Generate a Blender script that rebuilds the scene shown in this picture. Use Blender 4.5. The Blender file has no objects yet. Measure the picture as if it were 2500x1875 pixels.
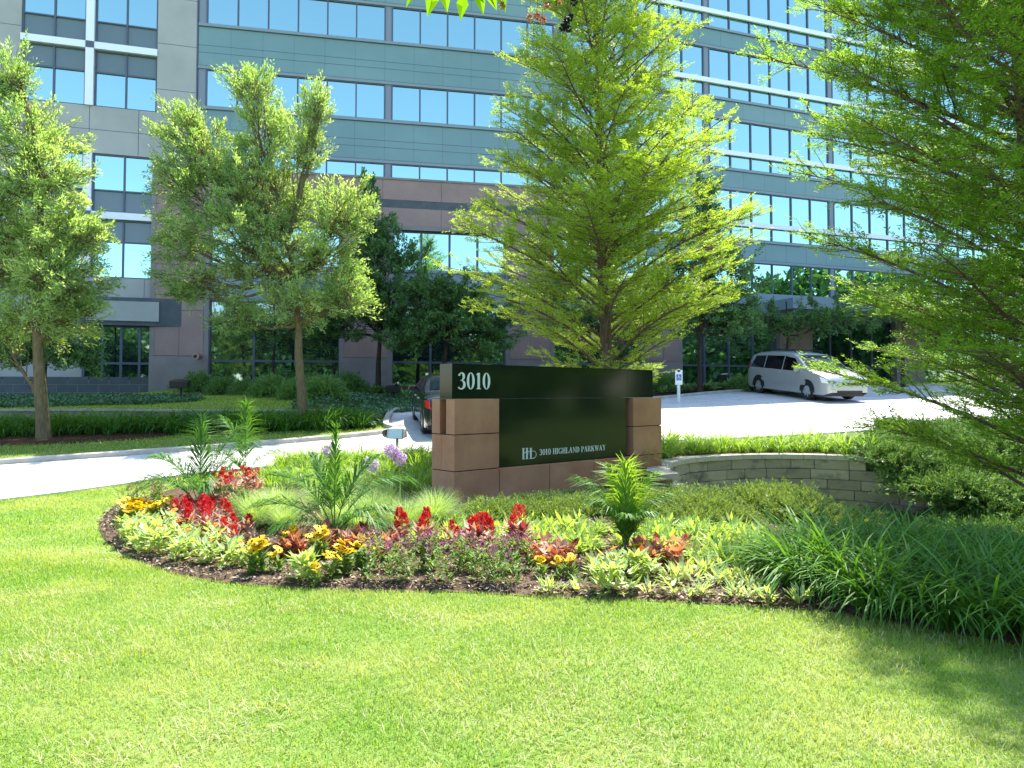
import bpy, math, random
import numpy as np
from mathutils import Vector, Matrix, geometry
R = math.radians
rng = np.random.default_rng(7)
random.seed(7)
C = bpy.context.scene.collection
sc = bpy.context.scene

# ------------------------------------------------------------------ camera, sky, sun, exposure
CAM_Z = 1.6; PITCH = 0.035; F = 725.0; HOR = 393.0
PY = HOR - F*math.tan(PITCH)
cam = bpy.data.cameras.new('camera'); camo = bpy.data.objects.new('camera', cam); C.objects.link(camo)
camo.location = (0, 0, CAM_Z); camo.rotation_euler = (math.pi/2 + PITCH, 0, 0)
cam.sensor_width = 36; cam.lens = 36*F/1024
cam.shift_y = (PY-384)/1024
cam.clip_start = 0.1; cam.clip_end = 2000
sc.camera = camo

SUN_EL = 62.0; SUN_AZ = 26.0                     # azimuth from +Y towards +X
w = bpy.data.worlds.new('World'); sc.world = w; w.use_nodes = True
nt = w.node_tree; nt.nodes.clear()
sky = nt.nodes.new('ShaderNodeTexSky'); sky.sky_type = 'NISHITA'; sky.sun_disc = False
sky.sun_elevation = R(SUN_EL); sky.sun_rotation = R(SUN_AZ); sky.altitude = 200; sky.air_density = 1.0; sky.dust_density = 0.6; sky.ozone_density = 1.0
bg = nt.nodes.new('ShaderNodeBackground'); bg.inputs[1].default_value = 0.15
wo = nt.nodes.new('ShaderNodeOutputWorld')
nt.links.new(sky.outputs[0], bg.inputs[0]); nt.links.new(bg.outputs[0], wo.inputs[0])
sl = bpy.data.lights.new('sun', 'SUN'); sl.energy = 4.2; sl.angle = R(0.53); sl.color = (1.0, 0.95, 0.86)
so = bpy.data.objects.new('sun', sl); C.objects.link(so)
sd = Vector((math.sin(R(SUN_AZ))*math.cos(R(SUN_EL)), math.cos(R(SUN_AZ))*math.cos(R(SUN_EL)), math.sin(R(SUN_EL))))
so.rotation_euler = sd.to_track_quat('Z', 'Y').to_euler(); so.location = (0, 0, 60)
sc.view_settings.view_transform = 'Standard'; sc.view_settings.look = 'None'
sc.view_settings.exposure = 1.75; sc.view_settings.gamma = 1.0
sc.cycles.max_bounces = 8; sc.cycles.diffuse_bounces = 4; sc.cycles.transmission_bounces = 6; sc.cycles.transparent_max_bounces = 6

# ------------------------------------------------------------------ helpers: properties, meshes
def tag(o, label=None, cat=None, group=None, kind=None):
    if label: o['label'] = label
    if cat: o['category'] = cat
    if group: o['group'] = group
    if kind: o['kind'] = kind
    return o

def thing(name, label, cat, loc=(0, 0, 0), rz=0.0, group=None):
    o = bpy.data.objects.new(name, None); C.objects.link(o)
    o.location = loc; o.rotation_euler = (0, 0, rz); o.empty_display_size = 0.1
    return tag(o, label, cat, group)

def raw_mesh(name, V, quads=None, tris=None, polys=None, mats=(), smooth=False, mi=None):
    me = bpy.data.meshes.new(name)
    V = np.asarray(V, dtype=np.float32).reshape(-1, 3)
    loops = []; starts = []; totals = []; n = 0
    for arr, k in ((quads, 4), (tris, 3)):
        if arr is not None and len(arr):
            arr = np.asarray(arr, dtype=np.int32).reshape(-1, k)
            loops.append(arr.ravel()); starts.append(n + np.arange(len(arr))*k); totals.append(np.full(len(arr), k)); n += arr.size
    if polys:
        for p in polys:
            loops.append(np.array(p, dtype=np.int32)); starts.append(np.array([n])); totals.append(np.array([len(p)])); n += len(p)
    loops = np.concatenate(loops); starts = np.concatenate(starts); totals = np.concatenate(totals)
    me.vertices.add(len(V)); me.vertices.foreach_set('co', V.ravel())
    me.loops.add(len(loops)); me.loops.foreach_set('vertex_index', loops)
    me.polygons.add(len(starts)); me.polygons.foreach_set('loop_start', starts.astype(np.int32)); me.polygons.foreach_set('loop_total', totals.astype(np.int32))
    if mi is not None: me.polygons.foreach_set('material_index', np.asarray(mi, dtype=np.int32))
    me.polygons.foreach_set('use_smooth', np.full(len(starts), bool(smooth)))
    me.update(calc_edges=True)
    for m in (mats if isinstance(mats, (list, tuple)) else [mats]): me.materials.append(m)
    return me

def link(name, me, parent=None, loc=None, rz=None, scale=None):
    o = bpy.data.objects.new(name, me); C.objects.link(o)
    if parent is not None: o.parent = parent
    if loc is not None: o.location = loc
    if rz is not None: o.rotation_euler = (0, 0, rz)
    if scale is not None: o.scale = (scale,)*3 if np.isscalar(scale) else scale
    return o

def dup(root, loc, rz=0.0, scale=1.0, label=None, group=None):
    r = root.copy(); C.objects.link(r); r.location = loc; r.rotation_euler = (0, 0, rz); r.scale = (scale,)*3
    if label: r['label'] = label
    if group: r['group'] = group
    for ch in list(root.children):
        c = ch.copy(); C.objects.link(c); c.parent = r
        for g in list(ch.children):
            d = g.copy(); C.objects.link(d); d.parent = c
    return r

class MB:                                         # mesh collector
    def __init__(s): s.V = []; s.Q = []; s.T = []; s.P = []; s.n = 0
    def add(s, V, Q=None, T=None, P=None):
        V = np.asarray(V, dtype=float).reshape(-1, 3)
        if Q is not None and len(Q): s.Q.append(np.asarray(Q).reshape(-1, 4) + s.n)
        if T is not None and len(T): s.T.append(np.asarray(T).reshape(-1, 3) + s.n)
        if P: s.P += [[i + s.n for i in p] for p in P]
        s.V.append(V); s.n += len(V); return s
    def hexa(s, c8):                              # corners: bottom 4 ccw, top 4 ccw
        return s.add(c8, [[0, 3, 2, 1], [4, 5, 6, 7], [0, 1, 5, 4], [1, 2, 6, 5], [2, 3, 7, 6], [3, 0, 4, 7]])
    def box(s, x0, x1, y0, y1, z0, z1):
        return s.hexa([(x0, y0, z0), (x1, y0, z0), (x1, y1, z0), (x0, y1, z0), (x0, y0, z1), (x1, y0, z1), (x1, y1, z1), (x0, y1, z1)])
    def cyl(s, p0, p1, r0, r1=None, n=16, caps=True):
        r1 = r0 if r1 is None else r1
        p0 = Vector(p0); p1 = Vector(p1); d = (p1-p0).normalized(); a = d.orthogonal().normalized(); b = d.cross(a)
        V = []
        for p, r in ((p0, r0), (p1, r1)):
            for i in range(n):
                t = 2*math.pi*i/n; V.append(p + a*math.cos(t)*r + b*math.sin(t)*r)
        Q = [[i, (i+1) % n, n+(i+1) % n, n+i] for i in range(n)]
        s.add([tuple(v) for v in V], Q, P=[list(range(n))[::-1], list(range(n, 2*n))] if caps else None); return s
    def mesh(s, name, mats, smooth=False):
        return raw_mesh(name, np.concatenate(s.V), np.concatenate(s.Q) if s.Q else None, np.concatenate(s.T) if s.T else None, s.P, mats, smooth)
    def build(s, name, mats, parent=None, smooth=False, bevel=0, **k):
        o = link(name, s.mesh(name, mats, smooth), parent, **k)
        if bevel:
            m = o.modifiers.new('bevel', 'BEVEL'); m.width = bevel; m.segments = 2; m.limit_method = 'ANGLE'
        return o

# ------------------------------------------------------------------ materials
def mat_base(name):
    m = bpy.data.materials.new(name); m.use_nodes = True; n = m.node_tree; n.nodes.clear()
    out = n.nodes.new('ShaderNodeOutputMaterial'); return m, n, out

def N(n, typ, **kw):
    x = n.nodes.new(typ)
    for k, v in kw.items(): setattr(x, k, v)
    return x

def mix_col(n, fac, a, b):
    m = N(n, 'ShaderNodeMix', data_type='RGBA')
    for sock, v in ((m.inputs[0], fac), (m.inputs[6], a), (m.inputs[7], b)):
        if isinstance(v, bpy.types.NodeSocket): n.links.new(v, sock)
        elif isinstance(v, (int, float)): sock.default_value = v
        else: sock.default_value = (*v, 1)
    return m.outputs[2]

def noise(n, scale, detail=4, rough=0.6, coord='Object', vec_scale=None):
    tc = N(n, 'ShaderNodeTexCoord'); tx = N(n, 'ShaderNodeTexNoise')
    tx.inputs['Scale'].default_value = scale; tx.inputs['Detail'].default_value = detail; tx.inputs['Roughness'].default_value = rough
    if vec_scale:
        mp = N(n, 'ShaderNodeMapping'); mp.inputs['Scale'].default_value = vec_scale
        n.links.new(tc.outputs[coord], mp.inputs[0]); n.links.new(mp.outputs[0], tx.inputs['Vector'])
    else: n.links.new(tc.outputs[coord], tx.inputs['Vector'])
    return tx.outputs['Fac']

def ramp(n, fac, lo, hi):
    r = N(n, 'ShaderNodeMapRange'); n.links.new(fac, r.inputs[0]); r.inputs[1].default_value = lo; r.inputs[2].default_value = hi
    return r.outputs[0]

def solid(name, col, rough=0.6, metal=0.0, spec=0.5, col2=None, scale=4.0, bump=0.0, bscale=60.0, lo=0.35, hi=0.65, speck=None, coat=0.0, vs=None):
    m, n, out = mat_base(name); p = N(n, 'ShaderNodeBsdfPrincipled')
    p.inputs['Roughness'].default_value = rough; p.inputs['Metallic'].default_value = metal; p.inputs['Specular IOR Level'].default_value = spec
    p.inputs['Coat Weight'].default_value = coat; p.inputs['Coat Roughness'].default_value = 0.05
    c = None
    if col2 is not None: c = mix_col(n, ramp(n, noise(n, scale, vec_scale=vs), lo, hi), col, col2)
    if speck is not None:
        c = mix_col(n, ramp(n, noise(n, speck[1], 1), speck[2], speck[2]+0.06), c if c is not None else col, speck[0])
    if c is None: p.inputs['Base Color'].default_value = (*col, 1)
    else: n.links.new(c, p.inputs['Base Color'])
    if bump:
        b = N(n, 'ShaderNodeBump'); b.inputs['Strength'].default_value = bump; b.inputs['Distance'].default_value = 0.02
        n.links.new(noise(n, bscale), b.inputs['Height']); n.links.new(b.outputs[0], p.inputs['Normal'])
    n.links.new(p.outputs[0], out.inputs[0]); return m

def leaf(name, a, b, trans=0.4, rough=0.5, tcol=None, spec=0.3, patch=None, pscale=0.6):
    m, n, out = mat_base(name)
    g = N(n, 'ShaderNodeNewGeometry'); c = mix_col(n, g.outputs['Random Per Island'], a, b)
    if patch is not None: c = mix_col(n, ramp(n, noise(n, pscale, 3, coord='Object'), 0.42, 0.62), c, patch)
    p = N(n, 'ShaderNodeBsdfPrincipled'); p.inputs['Roughness'].default_value = rough; p.inputs['Specular IOR Level'].default_value = spec
    n.links.new(c, p.inputs['Base Color'])
    t = N(n, 'ShaderNodeBsdfTranslucent')
    tm = N(n, 'ShaderNodeMix', data_type='RGBA', blend_type='MULTIPLY'); tm.inputs[0].default_value = 1.0
    n.links.new(c, tm.inputs[6]); tm.inputs[7].default_value = (*(tcol or (1.9, 1.7, 0.6)), 1)
    n.links.new(tm.outputs[2], t.inputs[0])
    mx = N(n, 'ShaderNodeMixShader'); mx.inputs[0].default_value = trans
    n.links.new(p.outputs[0], mx.inputs[1]); n.links.new(t.outputs[0], mx.inputs[2]); n.links.new(mx.outputs[0], out.inputs[0]); return m

M = {}
M['lawn'] = solid('lawn_ground', (0.10, 0.19, 0.03), 0.9, spec=0.1, col2=(0.20, 0.25, 0.08), scale=1.3, bump=0.6, bscale=40)
M['soil'] = solid('mulch_soil', (0.045, 0.028, 0.017), 0.95, spec=0.1, col2=(0.15, 0.105, 0.07), scale=16, bump=1.0, bscale=45)
M['mulch_dark'] = solid('bark_mulch', (0.045, 0.022, 0.012), 0.95, spec=0.1, col2=(0.10, 0.052, 0.03), scale=22, bump=1.0, bscale=35)
M['road'] = solid('concrete_road', (0.50, 0.50, 0.48), 0.85, spec=0.2, col2=(0.60, 0.59, 0.56), scale=0.8, bump=0.15, bscale=120, speck=((0.36, 0.36, 0.35), 7, 0.62))
def road_mat():
    m = solid('concrete_road_joints', (0.50, 0.50, 0.48), 0.85, spec=0.2, col2=(0.58, 0.57, 0.54), scale=0.8, bump=0.15, bscale=120, speck=((0.36, 0.36, 0.35), 7, 0.62)); n = m.node_tree
    p = [x for x in n.nodes if x.type == 'BSDF_PRINCIPLED'][0]; src = p.inputs['Base Color'].links[0].from_socket
    tc = N(n, 'ShaderNodeTexCoord'); mp = N(n, 'ShaderNodeMapping'); mp.inputs['Rotation'].default_value = (0, 0, R(-24)); n.links.new(tc.outputs['Object'], mp.inputs[0])
    bk = N(n, 'ShaderNodeTexBrick'); bk.offset = 0; bk.inputs['Scale'].default_value = 1.0; bk.inputs['Mortar Size'].default_value = 0.012; bk.inputs['Brick Width'].default_value = 3.6; bk.inputs['Row Height'].default_value = 3.6; bk.inputs['Mortar Smooth'].default_value = 0.0
    n.links.new(mp.outputs[0], bk.inputs[0]); c = mix_col(n, bk.outputs['Fac'], src, (0.16, 0.155, 0.15))
    c = mix_col(n, ramp(n, noise(n, 0.35, 5, vec_scale=(.35, 1.4, 1)), 0.56, 0.8), c, (0.33, 0.33, 0.32)); n.links.new(c, p.inputs['Base Color']); return m
M['road'] = road_mat()
M['kerb'] = solid('kerb_concrete', (0.36, 0.34, 0.30), 0.9, spec=0.2, col2=(0.48, 0.46, 0.42), scale=3, bump=0.2, bscale=90)
M['granite'] = solid('brown_granite', (0.37, 0.16, 0.088), 0.55, spec=0.15, col2=(0.52, 0.27, 0.15), scale=1.6, lo=0.3, hi=0.7, speck=((0.36, 0.26, 0.2), 130, 0.62))
M['granite_dark'] = solid('dark_granite_trim', (0.035, 0.04, 0.038), 0.4, col2=(0.06, 0.065, 0.06), scale=20)
M['black_granite'] = solid('black_polished_granite', (0.010, 0.019, 0.010), 0.10, spec=0.26, speck=((0.016, 0.022, 0.014), 260, 0.6))
M['letter'] = solid('letter_paint', (0.74, 0.80, 0.72), 0.5)
M['joint'] = solid('joint', (0.03, 0.022, 0.018), 0.9)
M['conc'] = solid('precast_concrete', (0.35, 0.355, 0.33), 0.8, spec=0.2, col2=(0.42, 0.42, 0.39), scale=0.5, bump=0.1, bscale=60)
M['concdark'] = solid('dark_block', (0.07, 0.085, 0.09), 0.8, col2=(0.10, 0.115, 0.12), scale=2, bump=0.2)
M['mortar'] = solid('mortar', (0.2, 0.22, 0.22), 0.9)
M['podium'] = solid('brown_podium_stone', (0.29, 0.195, 0.165), 0.5, spec=0.3, col2=(0.35, 0.24, 0.205), scale=0.7, speck=((0.2, 0.14, 0.12), 60, 0.6))
M['podgrey'] = solid('podium_grey_trim', (0.20, 0.175, 0.165), 0.6, col2=(0.25, 0.22, 0.205), scale=1)
M['spand'] = solid('green_spandrel', (0.14, 0.25, 0.255), 0.35, spec=0.5, col2=(0.175, 0.29, 0.29), scale=0.25)
M['trim'] = solid('grey_metal_trim', (0.21, 0.27, 0.29), 0.4, spec=0.5)
M['mull'] = solid('dark_mullion', (0.075, 0.095, 0.135), 0.45)
M['col'] = solid('grey_column_cladding', (0.20, 0.235, 0.28), 0.5)
M['white'] = solid('white_metal', (0.80, 0.84, 0.85), 0.35)
M['opaque'] = solid('dark_opaque_panel', (0.12, 0.17, 0.18), 0.15, spec=0.6)
M['black'] = solid('black_metal', (0.012, 0.013, 0.014), 0.45)
M['silver'] = solid('silver_metal', (0.55, 0.56, 0.56), 0.3, metal=0.8)
def glass_mat(name, base, rough, spec_mix):
    m, n, out = mat_base(name)
    gl = N(n, 'ShaderNodeBsdfGlossy'); gl.inputs['Color'].default_value = (*base, 1); gl.inputs['Roughness'].default_value = rough
    df = N(n, 'ShaderNodeBsdfDiffuse'); df.inputs[0].default_value = (0.012, 0.022, 0.025, 1)
    b = N(n, 'ShaderNodeBump'); b.inputs['Strength'].default_value = 0.12; b.inputs['Distance'].default_value = 0.02
    n.links.new(noise(n, 0.5, 1), b.inputs['Height']); n.links.new(b.outputs[0], gl.inputs['Normal'])
    mx = N(n, 'ShaderNodeMixShader'); mx.inputs[0].default_value = spec_mix
    n.links.new(df.outputs[0], mx.inputs[1]); n.links.new(gl.outputs[0], mx.inputs[2]); n.links.new(mx.outputs[0], out.inputs[0]); return m
M['glass'] = glass_mat('reflective_blue_glass', (0.40, 0.64, 0.575), 0.015, 0.9)
M['glass_mid'] = glass_mat('light_ground_floor_glass', (0.5, 0.66, 0.72), 0.02, 0.7)
M['glass_low'] = glass_mat('dark_ground_floor_glass', (0.45, 0.62, 0.62), 0.02, 0.45)
def block_mat():
    m, n, out = mat_base('split_face_block'); p = N(n, 'ShaderNodeBsdfPrincipled'); p.inputs['Roughness'].default_value = 0.9; p.inputs['Specular IOR Level'].default_value = 0.15
    g = N(n, 'ShaderNodeNewGeometry'); c = mix_col(n, g.outputs['Random Per Island'], (0.27, 0.225, 0.17), (0.40, 0.34, 0.26))
    c = mix_col(n, ramp(n, noise(n, 2.2, 5, vec_scale=(1, 1, 1.6)), 0.5, 0.7), c, (0.12, 0.11, 0.095))
    n.links.new(c, p.inputs['Base Color'])
    b = N(n, 'ShaderNodeBump'); b.inputs['Strength'].default_value = 0.8; b.inputs['Distance'].default_value = 0.03
    n.links.new(noise(n, 22, 6), b.inputs['Height']); n.links.new(b.outputs[0], p.inputs['Normal']); n.links.new(p.outputs[0], out.inputs[0]); return m
M['block'] = block_mat()
M['blockcap'] = solid('block_cap', (0.46, 0.42, 0.35), 0.9, spec=0.2, col2=(0.36, 0.33, 0.28), scale=5, bump=0.4, bscale=50)
M['bark'] = solid('ash_bark', (0.12, 0.095, 0.05), 0.9, spec=0.1, col2=(0.21, 0.17, 0.095), scale=9, bump=0.9, bscale=30, vs=(3, 3, .6))
M['bark2'] = solid('cypress_bark', (0.10, 0.062, 0.045), 0.9, spec=0.1, col2=(0.23, 0.16, 0.12), scale=14, bump=1.0, bscale=40, vs=(3, 3, .35))
M['bark3'] = solid('dark_bark', (0.03, 0.024, 0.02), 0.9, spec=0.1, col2=(0.07, 0.055, 0.045), scale=9, bump=0.7)
M['lf_grass'] = leaf('lawn_blades', (0.125, 0.26, 0.025), (0.27, 0.40, 0.06), 0.38, patch=(0.34, 0.41, 0.12), pscale=0.9)
M['lf_grass_far'] = leaf('far_lawn_blades', (0.20, 0.33, 0.05), (0.38, 0.46, 0.11), 0.35)
M['lf_ash'] = leaf('ash_leaves', (0.19, 0.33, 0.11), (0.43, 0.55, 0.27), 0.52, patch=(0.22, 0.37, 0.14), spec=0.5, rough=0.4)
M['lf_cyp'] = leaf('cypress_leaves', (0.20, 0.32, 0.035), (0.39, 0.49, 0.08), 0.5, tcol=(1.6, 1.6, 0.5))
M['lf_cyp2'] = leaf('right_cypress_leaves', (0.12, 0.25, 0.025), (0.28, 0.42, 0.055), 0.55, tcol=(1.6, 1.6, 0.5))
M['lf_dark'] = leaf('pear_leaves', (0.06, 0.15, 0.05), (0.13, 0.26, 0.085), 0.35, spec=0.5, rough=0.35)
M['lf_shrub'] = leaf('shrub_leaves', (0.10, 0.21, 0.07), (0.18, 0.32, 0.11), 0.35)
M['lf_ivy'] = leaf('ivy_leaves', (0.05, 0.13, 0.06), (0.10, 0.21, 0.09), 0.2, spec=0.5)
M['lf_lily'] = leaf('shaded_daylily_leaves', (0.045, 0.145, 0.02), (0.135, 0.29, 0.045), 0.35, rough=0.5, spec=0.3)  # green darkened to carry the right cypress's shade; the left hedge shares it
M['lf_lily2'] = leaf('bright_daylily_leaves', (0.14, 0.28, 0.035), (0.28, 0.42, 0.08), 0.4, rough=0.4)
M['lf_feather'] = leaf('feather_grass_leaves', (0.22, 0.36, 0.11), (0.36, 0.48, 0.21), 0.4)
M['lf_jun'] = leaf('juniper_needles', (0.04, 0.11, 0.03), (0.21, 0.34, 0.10), 0.25, tcol=(1.5, 1.4, .7))
M['lf_jun2'] = leaf('juniper_needles_gold', (0.09, 0.17, 0.045), (0.27, 0.36, 0.11), 0.25)
M['lf_palm'] = leaf('palm_leaves', (0.035, 0.12, 0.025), (0.13, 0.28, 0.05), 0.4, rough=0.5, spec=0.25)
M['palm_trunk'] = solid('palm_stem', (0.10, 0.085, 0.04), 0.8, col2=(0.2, 0.12, 0.07), scale=12)
M['lf_lt'] = leaf('light_foliage', (0.22, 0.36, 0.08), (0.38, 0.50, 0.16), 0.4)
M['lf_zin'] = leaf('zinnia_foliage', (0.26, 0.38, 0.13), (0.46, 0.56, 0.28), 0.35)
M['lf_med'] = leaf('flower_foliage', (0.10, 0.20, 0.05), (0.22, 0.34, 0.09), 0.35)
M['lf_hosta'] = leaf('hosta_leaves', (0.12, 0.24, 0.09), (0.25, 0.38, 0.16), 0.25)
M['lf_bronze'] = leaf('bronze_foliage', (0.26, 0.05, 0.07), (0.52, 0.46, 0.32), 0.3, tcol=(1.6, .9, .6))
M['lf_coleus'] = leaf('coleus_leaves', (0.22, 0.05, 0.03), (0.62, 0.42, 0.26), 0.35, tcol=(1.6, .9, .5))
M['fl_red'] = leaf('red_petals', (0.42, 0.012, 0.02), (0.72, 0.05, 0.06), 0.25, tcol=(1.3, .6, .6))
M['fl_yel'] = leaf('yellow_petals', (0.85, 0.58, 0.01), (0.92, 0.74, 0.04), 0.3, tcol=(1, 1, 1))
M['fl_org'] = leaf('orange_petals', (0.80, 0.20, 0.02), (0.85, 0.32, 0.03), 0.3, tcol=(1, 1, 1))
M['fl_pur'] = leaf('purple_petals', (0.24, 0.045, 0.11), (0.42, 0.16, 0.28), 0.3, tcol=(1, 1, 1))
M['fl_all'] = leaf('allium_florets', (0.52, 0.34, 0.56), (0.68, 0.50, 0.70), 0.3, tcol=(1, 1, 1))
M['fl_dark'] = solid('flower_centre', (0.03, 0.015, 0.008), 0.9)
M['maple'] = leaf('overhanging_leaves', (0.10, 0.26, 0.01), (0.20, 0.38, 0.02), 0.65, tcol=(1.9, 1.8, .35))

# ------------------------------------------------------------------ terrain
WALL = [(3.95, 10.2), (3.3, 11.15), (2.66, 11.9), (2.72, 12.7), (2.95, 13.6), (3.5, 14.5), (4.5, 15.2), (5.6, 15.5), (6.7, 15.25), (7.6, 14.6), (8.3, 13.6), (8.8, 12.4), (9.1, 11.2)]
def catmull(P, n=12):
    P = [np.array(p, float) for p in P]; P = [2*P[0]-P[1]] + P + [2*P[-1]-P[-2]]; out = []
    for i in range(1, len(P)-2):
        for k in range(n):
            t = k/n; a, b, c, d = P[i-1], P[i], P[i+1], P[i+2]
            out.append(0.5*((2*b)+(-a+c)*t+(2*a-5*b+4*c-d)*t*t+(-a+3*b-3*c+d)*t**3))
    out.append(P[-2]); return np.array(out)
WC = catmull(WALL)
SL = np.r_[0, np.cumsum(np.linalg.norm(np.diff(WC, axis=0), axis=1))]
def s_at(xx, yy): return SL[np.argmin((WC[:, 0]-xx)**2+(WC[:, 1]-yy)**2)]
S_END = s_at(7.2, 14.9)
def sstep(a, b, x):
    t = np.clip((x-a)/(b-a), 0, 1); return t*t*(3-2*t)
def inside(poly, x, y):
    x = np.asarray(x, float); y = np.asarray(y, float); r = np.zeros(x.shape, bool); n = len(poly)
    for i in range(n):
        x1, y1 = poly[i]; x2, y2 = poly[(i+1) % n]
        if y1 == y2: continue
        c = ((y1 > y) != (y2 > y)) & (x < (x2-x1)*(y-y1)/(y2-y1)+x1); r ^= c
    return r
_t = np.gradient(WC, axis=0); _t /= np.linalg.norm(_t, axis=1)[:, None]
BOWL = [tuple(p) for p in WC + np.stack([-_t[:, 1], _t[:, 0]], -1)*0.10] + [(9.5, 11), (10.5, 8), (10.5, 6.0), (4.2, 6.0), (4.0, 8.5)]
def hgt(x, y):
    shp = np.broadcast(np.asarray(x), np.asarray(y)).shape; x = np.atleast_1d(np.broadcast_to(np.asarray(x, float), shp)); y = np.atleast_1d(np.broadcast_to(np.asarray(y, float), shp))
    h = 0.088*np.logaddexp(0, (y-12.4)/0.5)*0.5 - 0.088*np.logaddexp(0, (y-34.5)/0.5)*0.5
    h = h - 0.55*sstep(-15, -20, x)*sstep(25, 30, y)
    h = h + 0.34*sstep(20.95, 21.05, y)*(1-sstep(24, 30, y))*sstep(-4.6, -6.0, x)
    wl = sstep(13.0, 12.0, y) if False else 1.0
    b = inside(BOWL, x, y)
    dep = 1.15*sstep(7.0, 11.0, y)*sstep(3.6, 5.0, x + np.where(y > 10.2, 3.0, 0))*(1-sstep(8.6, 10.4, x))
    h = np.where(b, h*(1-sstep(7, 11, y)) - dep, h)
    near = (x > 0) & (x < 12) & (y > 9) & (y < 19)
    if near.any():
        xx = x[near]; yy = y[near]; d = np.full(xx.shape, 1e9); sn = np.zeros(xx.shape)
        for i in range(0, len(WC), 2):
            di = np.hypot(xx-WC[i, 0], yy-WC[i, 1]); sn = np.where(di < d, SL[i], sn); d = np.minimum(d, di)
        zt_ = .27-.455*np.clip(sn-S_END+.1, 0, 2.4)*sstep(6.5, 7.5, xx)
        wgt = (1-sstep(.6, 1.8+1.2*sstep(7, 8.5, xx), d))*np.maximum(sstep(12.0, 12.9, yy), sstep(7, 8, xx))*np.where(b[near], 0, 1); hn = h[near]; h[near] = hn*(1-wgt)+zt_*wgt
    h = h + 0.03*np.sin(x*0.7+1)*np.sin(y*0.5)*sstep(20, 22, y)
    return h.reshape(shp)
def ax(parts):
    o = []
    for a, b, s in parts: o += list(np.arange(a, b-1e-6, s))
    return np.array(o + [parts[-1][1]])
GX = ax([(-400, -100, 50), (-100, -40, 10), (-40, -12, 1), (-12, 2, .2), (2, 9.6, .1), (9.6, 14, .4), (14, 40, 1), (40, 100, 10), (100, 400, 50)])
GY = ax([(-400, -100, 50), (-100, -20, 10), (-20, 0, 2), (0, 9, .2), (9, 17, .1), (17, 20.4, .3), (20.4, 21.6, .08), (21.6, 36, .4), (36, 100, 8), (100, 400, 50)])
X, Y = np.meshgrid(GX, GY); Z = hgt(X, Y)
nx, ny = len(GX), len(GY)
idx = np.arange(nx*ny).reshape(ny, nx)
quads = np.stack([idx[:-1, :-1], idx[:-1, 1:], idx[1:, 1:], idx[1:, :-1]], -1).reshape(-1, 4)
tag(link('ground', raw_mesh('ground', np.stack([X, Y, Z], -1), quads, mats=M['lawn'], smooth=True)), 'mown green lawn sloping up to the building', None, None, 'structure')

S = 1024/2212
def ray(u, v):
    x = (u*S-512)/F; yv = (PY-v*S)/F; c, s = math.cos(PITCH), math.sin(PITCH)
    return np.array([x, c-yv*s, s+yv*c])
def at(u, v, Yd):                                  # the point seen at (u, v) at the depth Yd
    r = ray(u, v); return np.array([0, 0, CAM_Z]) + r*(Yd/r[1])
def gp(u, v):                                      # the ground point seen at (u, v)
    r = ray(u, v); t = np.arange(1.5, 60, 0.02); P = np.array([0, 0, CAM_Z]) + t[:, None]*r
    d = P[:, 2]-hgt(P[:, 0], P[:, 1]); k = np.argmax(d < 0) if (d < 0).any() else -1
    return P[k]
def onh(x, y, dz=0.0): return (float(x), float(y), float(hgt(x, y))+dz)

import bmesh
def sheet(name, poly, mat, off, label, cat=None, kind='structure', mound=0.0, edge=0.25):
    bm = bmesh.new(); vs = [bm.verts.new((x, y, 0)) for x, y in poly]
    tess = geometry.tessellate_polygon([[Vector((x, y, 0)) for x, y in poly]])
    for t in tess:
        try: bm.faces.new([vs[i] for i in t])
        except ValueError: pass
    xs = [p[0] for p in poly]; ys = [p[1] for p in poly]
    for g in GX:
        if min(xs) < g < max(xs): bmesh.ops.bisect_plane(bm, geom=bm.verts[:]+bm.edges[:]+bm.faces[:], plane_co=(g, 0, 0), plane_no=(1, 0, 0), dist=1e-5)
    for g in GY:
        if min(ys) < g < max(ys): bmesh.ops.bisect_plane(bm, geom=bm.verts[:]+bm.edges[:]+bm.faces[:], plane_co=(0, g, 0), plane_no=(0, 1, 0), dist=1e-5)
    bmesh.ops.triangulate(bm, faces=bm.faces[:])
    A = np.array([v.co[:2] for v in bm.verts]); hz = hgt(A[:, 0], A[:, 1]) + off
    if mound:
        d = np.full(len(A), 1e9)
        for i in range(len(poly)):
            p = np.array(poly[i]); q = np.array(poly[(i+1) % len(poly)]); L = (q-p)@(q-p)+1e-9
            t = np.clip(((A-p)@(q-p))/L, 0, 1); d = np.minimum(d, np.linalg.norm(A-(p+t[:, None]*(q-p)), axis=1))
        hz += mound*sstep(0, edge, d)
    for v, z in zip(bm.verts, hz): v.co.z = z
    bmesh.ops.recalc_face_normals(bm, faces=bm.faces[:])
    if sum(f.normal.z for f in bm.faces) < 0: bmesh.ops.reverse_faces(bm, faces=bm.faces[:])
    me = bpy.data.meshes.new(name); bm.to_mesh(me); bm.free(); me.materials.append(mat)
    for p in me.polygons: p.use_smooth = True
    return tag(link(name, me), label, cat, None, kind)

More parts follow.
